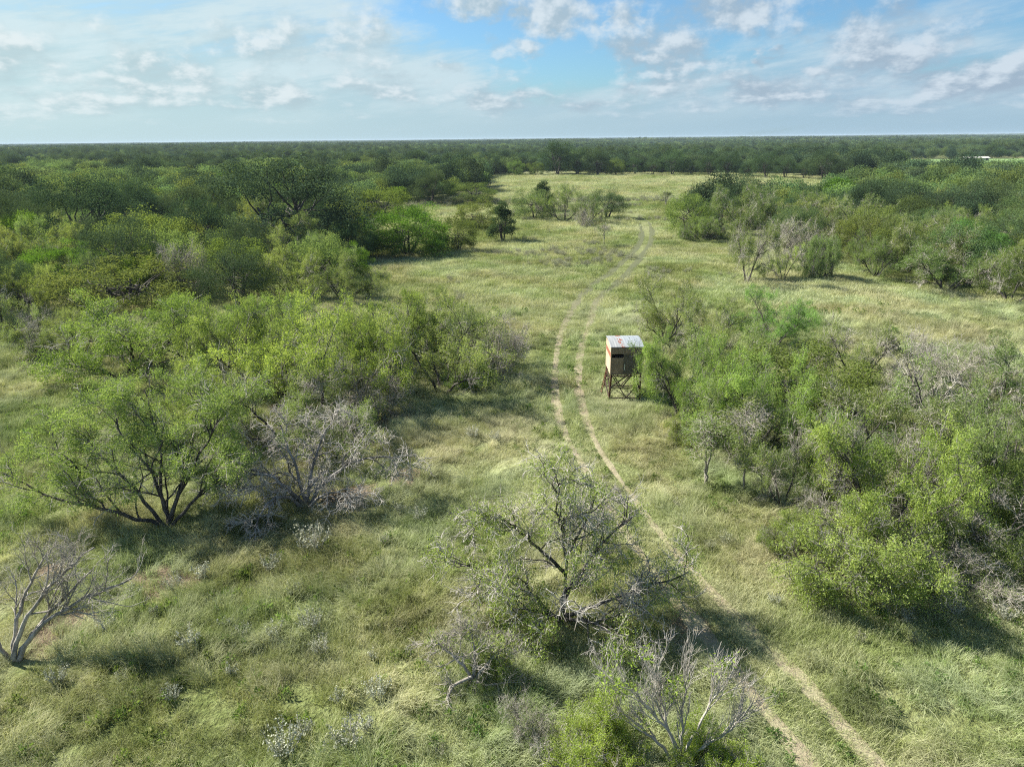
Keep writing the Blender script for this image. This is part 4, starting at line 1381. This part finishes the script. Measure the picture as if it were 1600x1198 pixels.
def band(y0, y1, s, patch, seed, sc_):
    X, Y = jitter_grid(-y1 * .85, y1 * .85, y0, y1, s, seed)
    k = ~inside(FIELD2, X, Y)
    k &= ~((vnoise(X, Y, .006, 41) > .83) & (Y > 900))         # clearings
    X, Y = X[k], Y[k]
    d = vnoise(X, Y, .010, 42) * .55 + vnoise(X, Y, .0022, 43) * .45
    tall = .62 + .6 * vnoise(X, Y, .004, 44) + .45 * vnoise(X, Y, .03, 45) * vnoise(X, Y, .0012, 46)
    for x, y, dd, tl in zip(X, Y, d, tall):
        a = r.random(3)
        oak = dd + (a[0] - .5) * .5 > .42
        if patch:
            q = (5 if a[1] < .5 else 6) if oak else 7
        else:
            q = (0 if a[1] < .5 else 1) if oak else (2 if a[1] < .5 else 3)
        kk = 'oak' if oak else 'olive'
        s_ = sc_ * (.7 + .6 * a[2]) * (1.0 if patch else tl)
        pts.append((x, y, float(gz(x, y)) - .4))
        rot.append((0, 0, a[0] * 6.28))
        scl.append((s_, s_, (.75 + .5 * a[1]) * tl * 1.15 if patch else s_ * (.8 + .35 * a[1])))
        idx.append(q)
        tin.append(tint_for(kk, a[2]) * 1.0)


band(395, 900, 9.6, False, 51, 1.12)
band(900, 2600, 27, True, 52, 1.05)
band(2600, 8600, 62, True, 53, 2.3)
scatter('woodland', np.array(pts), np.array(rot), np.array(scl), np.array(idx), np.array(tin), FAR,
        'distant mass of dark green woods stretching to the horizon', 'woods')

# the bright green pasture far on the right, and the low sheds by it
mp = plain('green_pasture', (0.13, 0.22, 0.055), (0.17, 0.26, 0.075), .05, .95)
fv = np.column_stack([FIELD2, np.full(4, .03)])
obj('pasture', mesh('pasture', fv, np.array([[0, 1, 2, 3]]), mp), kind='structure')
ms, mw = plain('white_roof_sheet', (0.50, 0.48, 0.44), (0.60, 0.58, 0.53), 1, .6), plain('cream_shed_wall', (0.5, 0.46, 0.38), (0.6, 0.56, 0.48), 1, .8)
mdk = plain('dark_opening', (0.03, 0.03, 0.03))


def shed(px, py, L, lab):
    p = at(px, py)
    e = obj('farm_shed', None, loc=(p[0], p[1], 0), label=lab, cat='shed')
    w = Boxes()
    w.box(0, L, 0, 4, 0, 1.5)
    w.build('wall', mw, e)
    v = np.array([(-.4, -.6, 1.5), (L + .4, -.6, 1.5), (L + .4, 2, 2.3), (-.4, 2, 2.3), (-.4, 4.6, 1.5), (L + .4, 4.6, 1.5)])
    v = np.vstack([v, v - np.array([0, 0, .1])])
    f = [(0, 1, 2, 3), (3, 2, 5, 4), (7, 6, 9, 8), (8, 9, 10, 11), (0, 6, 7, 1), (4, 5, 11, 10), (0, 3, 9, 6), (3, 4, 10, 9), (1, 7, 8, 2), (2, 8, 11, 5)]
    obj('roof', mesh('roof', v, np.array(f), ms), e)
    for k in range(int(L // 3)):
        Boxes().box(1 + 3 * k, 2.2 + 3 * k, -.04, .01, .15, 1.35).build('door', mdk, e)


shed(1506, 251.5, 15, 'long low white-roofed shed in the far green pasture')
shed(1358, 251.5, 8, 'short low pale shed left of the far green pasture')


# ------------------------------------------------------------------ silvery weeds in the foreground
def weed(seed, n, h, sp):
    rng = np.random.default_rng(seed)
    st, C, A = [], [], []
    for i in range(n):
        a = rng.uniform(0, 6.28)
        l = h * rng.uniform(.6, 1.1)
        tip = np.array([math.cos(a) * sp * rng.random() ** .6, math.sin(a) * sp * rng.random() ** .6, l])
        b = tip * np.array([.25, .25, 0])
        s = resample([b - np.array([0, 0, .05]), b * .6 + tip * .4, tip], 5, rng, .08)
        st.append(s)
        m = int(26 * l / h)
        u = rng.uniform(.3, 1, m)
        c = np.stack([np.interp(u * 4, range(5), s[:, k]) for k in range(3)], 1) + rng.normal(size=(m, 3)) * .045
        C.append(c)
        A.append(rng.normal(size=(m, 3)))
    st = np.stack(st)
    C, A = np.vstack(C), np.vstack(A)
    v, f = tubes(st, np.full(st.shape[:2], .006), 3)
    lv_, lf = rhombs(rng, C, A, .065 * rng.uniform(.6, 1.4, len(C)), .045 * rng.uniform(.7, 1.3, len(C)))
    return mesh('stem', v, f, M_TWIG), mesh('foliage', lv_, lf, M_SILV, {'tone': ('FLOAT', np.repeat(rng.random(len(C)), 4))})


WEEDS = [weed(600, 22, .75, .55), weed(601, 16, .6, .45), weed(602, 12, .5, .35)]
WL = [(490, 862, 1.45, 'largest silvery leaved weed clump, below the dead tree'), (425, 892, 1.0, 'silvery weed clump left of the largest silvery clump'),
      (312, 905, 1.2, 'silvery weed clump in front of the big leaning mesquite'), (272, 925, .8, 'small silvery weed left of the clump in front of the leaning mesquite'),
      (300, 1015, 1.0, 'silvery weed in the bright grass of the left foreground'), (355, 985, .9, None), (380, 1000, .6, None), (430, 1000, .9, None), (365, 1055, .7, None), (485, 985, .9, None), (92, 1068, .9, 'silvery weed right below the leaning bare tree at left'),
      (195, 1068, .7, None), (168, 985, .7, None), (210, 935, .8, None), (530, 1100, .8, None), (590, 1090, .8, None), (545, 1165, 1.2, 'large silvery weed at the bottom edge left of the yellow-green bush'), (520, 1175, 1.0, None), (445, 1180, 1.1, None), (475, 1150, .8, None), (570, 1140, .9, None),
      (738, 685, .9, 'silvery weed left of the track beyond the centre mesquite'), (775, 690, .9, None), (625, 800, 1.0, 'silvery weed in the shade right of the dead tree'), (655, 812, .8, None), (600, 850, .6, None),
      (585, 1030, .6, None), (1265, 925, .9, 'silvery weed beside the nearest shrub of the right thicket'), (1210, 945, .7, None), (1420, 970, 1.0, 'silvery weed in the shade below the heap of pale twigs'), (1490, 955, .7, None), (1570, 960, .9, None), (1380, 955, .7, None),
      (270, 1095, .6, None), (460, 930, .7, None), (240, 960, .6, None), (500, 1020, .7, None), (1545, 935, .7, None)]
wseen = {}


def weed_label(px, py):
    refs = [(490, 862, 'the largest silvery clump'), (312, 905, 'the clump by the leaning mesquite'), (300, 1015, 'the weed in the bright grass'), (92, 1068, 'the leaning bare tree'), (545, 1165, 'the large silvery weed at the bottom'),
            (738, 685, 'the weed beyond the centre mesquite'), (625, 800, 'the weed in the dead tree shade'), (1265, 925, 'the nearest shrub of the right thicket'), (1420, 970, 'the heap of pale twigs')]
    a, b, n = min(refs, key=lambda q: (q[0] - px) ** 2 + (q[1] - py) ** 2)
    rel = ('left of' if px < a else 'right of') if abs(px - a) > abs(py - b) else ('beyond' if py < b else 'in front of')
    t_ = 'small silvery weed %s %s' % (rel, n)
    wseen[t_] = wseen.get(t_, 0) + 1
    return t_ + {1: '', 2: ', second one', 3: ', third one', 4: ', fourth one'}.get(wseen[t_], ', last one')


for i, (px, py, s, lab) in enumerate(WL):
    p = at(px, py)
    e = obj('silvery_weed', None, loc=(p[0], p[1], float(gz(*p))), label=lab or weed_label(px, py), cat='weed', group='silvery weeds in the grass')
    e.scale = (s, s, s)
    e.rotation_euler = (0, 0, i * 1.7)
    a, b = WEEDS[i % 3]
    obj('stem', a, e)
    c = obj('foliage', b, e)
    c['tint'] = [1.0, 1.0, 1.0]


# ------------------------------------------------------------------ grass
def tuft(seed, n, rad, L, w, lean, mat_, spread=1.0, tbias=0.0):
    rng = np.random.default_rng(seed)
    k = 4
    a = rng.uniform(0, 6.28, n)
    rr = rad * np.sqrt(rng.random(n))
    base = np.stack([np.cos(a) * rr, np.sin(a) * rr, np.full(n, -.02)], 1)
    ln = L * rng.uniform(.55, 1.2, n)
    ha = rng.normal(0, spread, n)
    h = np.stack([np.cos(ha), np.sin(ha), np.zeros(n)], 1)
    th = np.radians(np.abs(rng.normal(18, 14, n)))
    bend = np.radians(rng.uniform(.5, 1.3, n) * lean) / (k - 1)
    p = base
    rows = []
    side = np.stack([-np.sin(ha), np.cos(ha), np.zeros(n)], 1)
    side = unit(side + rng.normal(size=(n, 3)) * .35)
    for q in range(k):
        ww = w * (1 - .8 * q / (k - 1))
        rows.append(np.stack([p - side * ww / 2, p + side * ww / 2], 1))
        d = h * np.sin(th)[:, None] + np.array([0, 0, 1.0]) * np.cos(th)[:, None]
        p = p + d * (ln / (k - 1))[:, None]
        p[:, 2] = np.maximum(p[:, 2], .01)
        th = th + bend
    v = np.stack(rows, 1).reshape(-1, 3)                         # n,k,2
    b = np.arange(n)[:, None] * k * 2 + np.arange(k - 1)[None] * 2
    b = b.ravel()
    f = np.stack([b, b + 1, b + 3, b + 2], 1)
    tone = np.clip(rng.normal(.5 + tbias, .25, n), 0, 1)
    return mesh('grass_tuft', v, f, mat_, {'tone': ('FLOAT', np.repeat(tone, k * 2))})


MB = blade_mat('grass_blades')


def weed_tuft(seed):
    rng = np.random.default_rng(seed)
    n = 60
    u = unit(rng.normal(size=(n, 3)))
    u[:, 2] = abs(u[:, 2])
    c = u * np.array([.26, .26, .34]) * rng.uniform(.4, 1, (n, 1))
    v, f = rhombs(rng, c, u + rng.normal(size=(n, 3)) * .6, .10 * rng.uniform(.6, 1.3, n), .045 * rng.uniform(.7, 1.3, n))
    return mesh('weed_leaves', v, f, M_MESQ, {'tone': ('FLOAT', np.repeat(rng.random(n) * .6, 4))})


TU = [tuft(700 + i, 44, .30, .27, .013, 70, MB, 3.0) for i in range(4)] + [tuft(710 + i, 58, .22, .54, .012, 108, MB, .85, .18) for i in range(4)] + \
     [weed_tuft(715), weed_tuft(716)] + [tuft(718 + i, 12, .22, .62, .009, 22, MB, 3.0, .45) for i in range(2)] + \
     [tuft(720 + i, 84, .75, .33, .028, 70, MB, 3.0) for i in range(3)]
g = np.random.default_rng(99)
wood_polys = (W_LEFT, W_RIGHT, W_BACK)


def sow(y0, y1, dens, big, s0):
    n = int((y1 - y0) * (y0 + y1) / 2 * 1.5 * dens)
    Y = np.sqrt(g.uniform(y0 * y0, y1 * y1, n))
    X = g.uniform(-.78, .78, n) * (Y * .9455 + 4.9)
    k = np.ones(n, bool)
    rd = np.full(n, 99.0)
    near = (np.abs(X) < 40)
    rd[near] = rut_dist(X[near], Y[near])
    rw = (1.0 if y0 > 100 else .85) if big else .28
    k &= ~((rd < rw) & (g.random(n) < np.where(Y > 62, 1.0, np.where(vnoise(X, Y, .35, 60) > .32, .9, .5))))
    k &= ~((bare_amt(X, Y) + (vnoise(X, Y, 1.2, 61) - .5) * 1.0 > .62) & (g.random(n) < .9))
    if y0 > 100:
        for W in wood_polys:
            k &= ~inside(W, X, Y)
    # bunch grass: thin places between the bunches
    k &= vnoise(X, Y, .9, 62) * .6 + vnoise(X, Y, 2.2, 63) * .4 > (.29 if not big else .20)
    X, Y, rd = X[k], Y[k], rd[k]
    n = len(X)
    ang = (vnoise(X, Y, .18, 64) - .5) * 9.0 + (vnoise(X, Y, .6, 65) - .5) * 5 - .6 + g.normal(0, .35, n)
    hgt = .60 + .55 * vnoise(X, Y, .30, 66) * (.5 + 1.0 * vnoise(X, Y, 1.1, 67))
    hgt = hgt * np.where(rd < .30, .35, np.where(rd < .6, .65, 1.0))
    hgt *= np.where(np.hypot(X - 6.7, Y - 41.5) < 2.6, .45, 1.0)
    mat_side = vnoise(X, Y, .12, 68)
    if big:
        ix = 12 + g.integers(0, 3, n)
    else:
        cl = vnoise(X, Y, .55, 70) * .6 + vnoise(X, Y, 1.6, 71) * .4 + .25 * (mat_side - .5)
        q = g.random(n)
        ix = np.where((cl > .50) & (q < .62) & (rd > .5), 4 + g.integers(0, 4, n), g.integers(0, 4, n))
        wd = vnoise(X, Y, .25, 72)
        ix = np.where((q > .94) & (wd > .45), 8 + g.integers(0, 2, n), ix)
        ix = np.where((q > .88) & (q <= .94) & (rd > .5), 10 + g.integers(0, 2, n), ix)
    s = s0 * g.uniform(.75, 1.25, n)
    tt = 1.04 + .50 * (vnoise(X, Y, .8, 69) - .5)[:, None] * np.array([1, .9, .9]) + g.normal(0, .10, (n, 1)) + .16 * (vnoise(X, Y, .3, 73) - .5)[:, None] * np.array([1, -.3, .2])
    tt = tt * np.where(((ix == 8) | (ix == 9))[:, None], np.array([.62, .72, .62]), 1.0)
    return (np.column_stack([X, Y, gz(X, Y)]), np.column_stack([g.normal(0, .06, n), g.normal(0, .06, n), ang]),
            np.column_stack([s, s, s * hgt * 1.15]), ix, tt * np.ones((1, 3)))


bands = [sow(9, 24, 38, False, .95), sow(24, 40, 24, False, 1.05), sow(40, 65, 10, False, 1.35), sow(65, 110, 2.6, True, 1.15), sow(110, 200, 1.0, True, 1.5), sow(200, 330, .35, True, 2.2)]
scatter('grass', *[np.concatenate([b[i] for b in bands]) for i in range(5)], TU, 'tall matted green and straw coloured grass covering the clearing', 'grass')

# pale flowering weeds drifting through the field, too small to count
def sow_pale():
    n = 26000
    Y = np.sqrt(g.uniform(14 ** 2, 190 ** 2, n))
    X = g.uniform(-.8, .8, n) * Y
    d = vnoise(X, Y, .045, 81) * .55 + vnoise(X, Y, .22, 82) * .45
    k = (d > .585) & (rut_dist(X, Y) > .5)
    for W in wood_polys:
        k &= ~inside(W, X, Y)
    k &= g.random(n) < np.clip(Y / 90, .35, 1)
    X, Y = X[k], Y[k]
    n = len(X)
    s = g.uniform(.35, .7, n) * (1 + Y / 160)
    return (np.column_stack([X, Y, gz(X, Y)]), np.column_stack([np.zeros(n), np.zeros(n), g.uniform(0, 6.28, n)]), np.column_stack([s, s, s]), g.integers(0, 3, n), np.full((n, 3), 1.0) * np.array([.78, .76, .68]))


scatter('pale_weeds', *sow_pale(), [w[1] for w in WEEDS], 'tiny greyish white weeds sprinkled through the field grass', 'weeds')

# ------------------------------------------------------------------ air: far woods fade to blue
hb = Boxes().box(-9400, 9400, -320, 9450, -1.5, 22.0)
m = bpy.data.materials.new('haze_air')
m.use_nodes = True
t = NT(m.node_tree)
t.n.clear()
vo = t.node('ShaderNodeVolumePrincipled')
vo.inputs['Color'].default_value = (0.62, 0.76, 0.90, 1)
vo.inputs['Density'].default_value = 0.00009
vo.inputs['Anisotropy'].default_value = 0.0
t.l.new(vo.outputs[0], t.node('ShaderNodeOutputMaterial').inputs['Volume'])
hz = hb.build('haze', m, None)
hz['kind'] = 'stuff'
hz['label'] = 'thin bluish haze over the distant woods'
hz['category'] = 'haze'
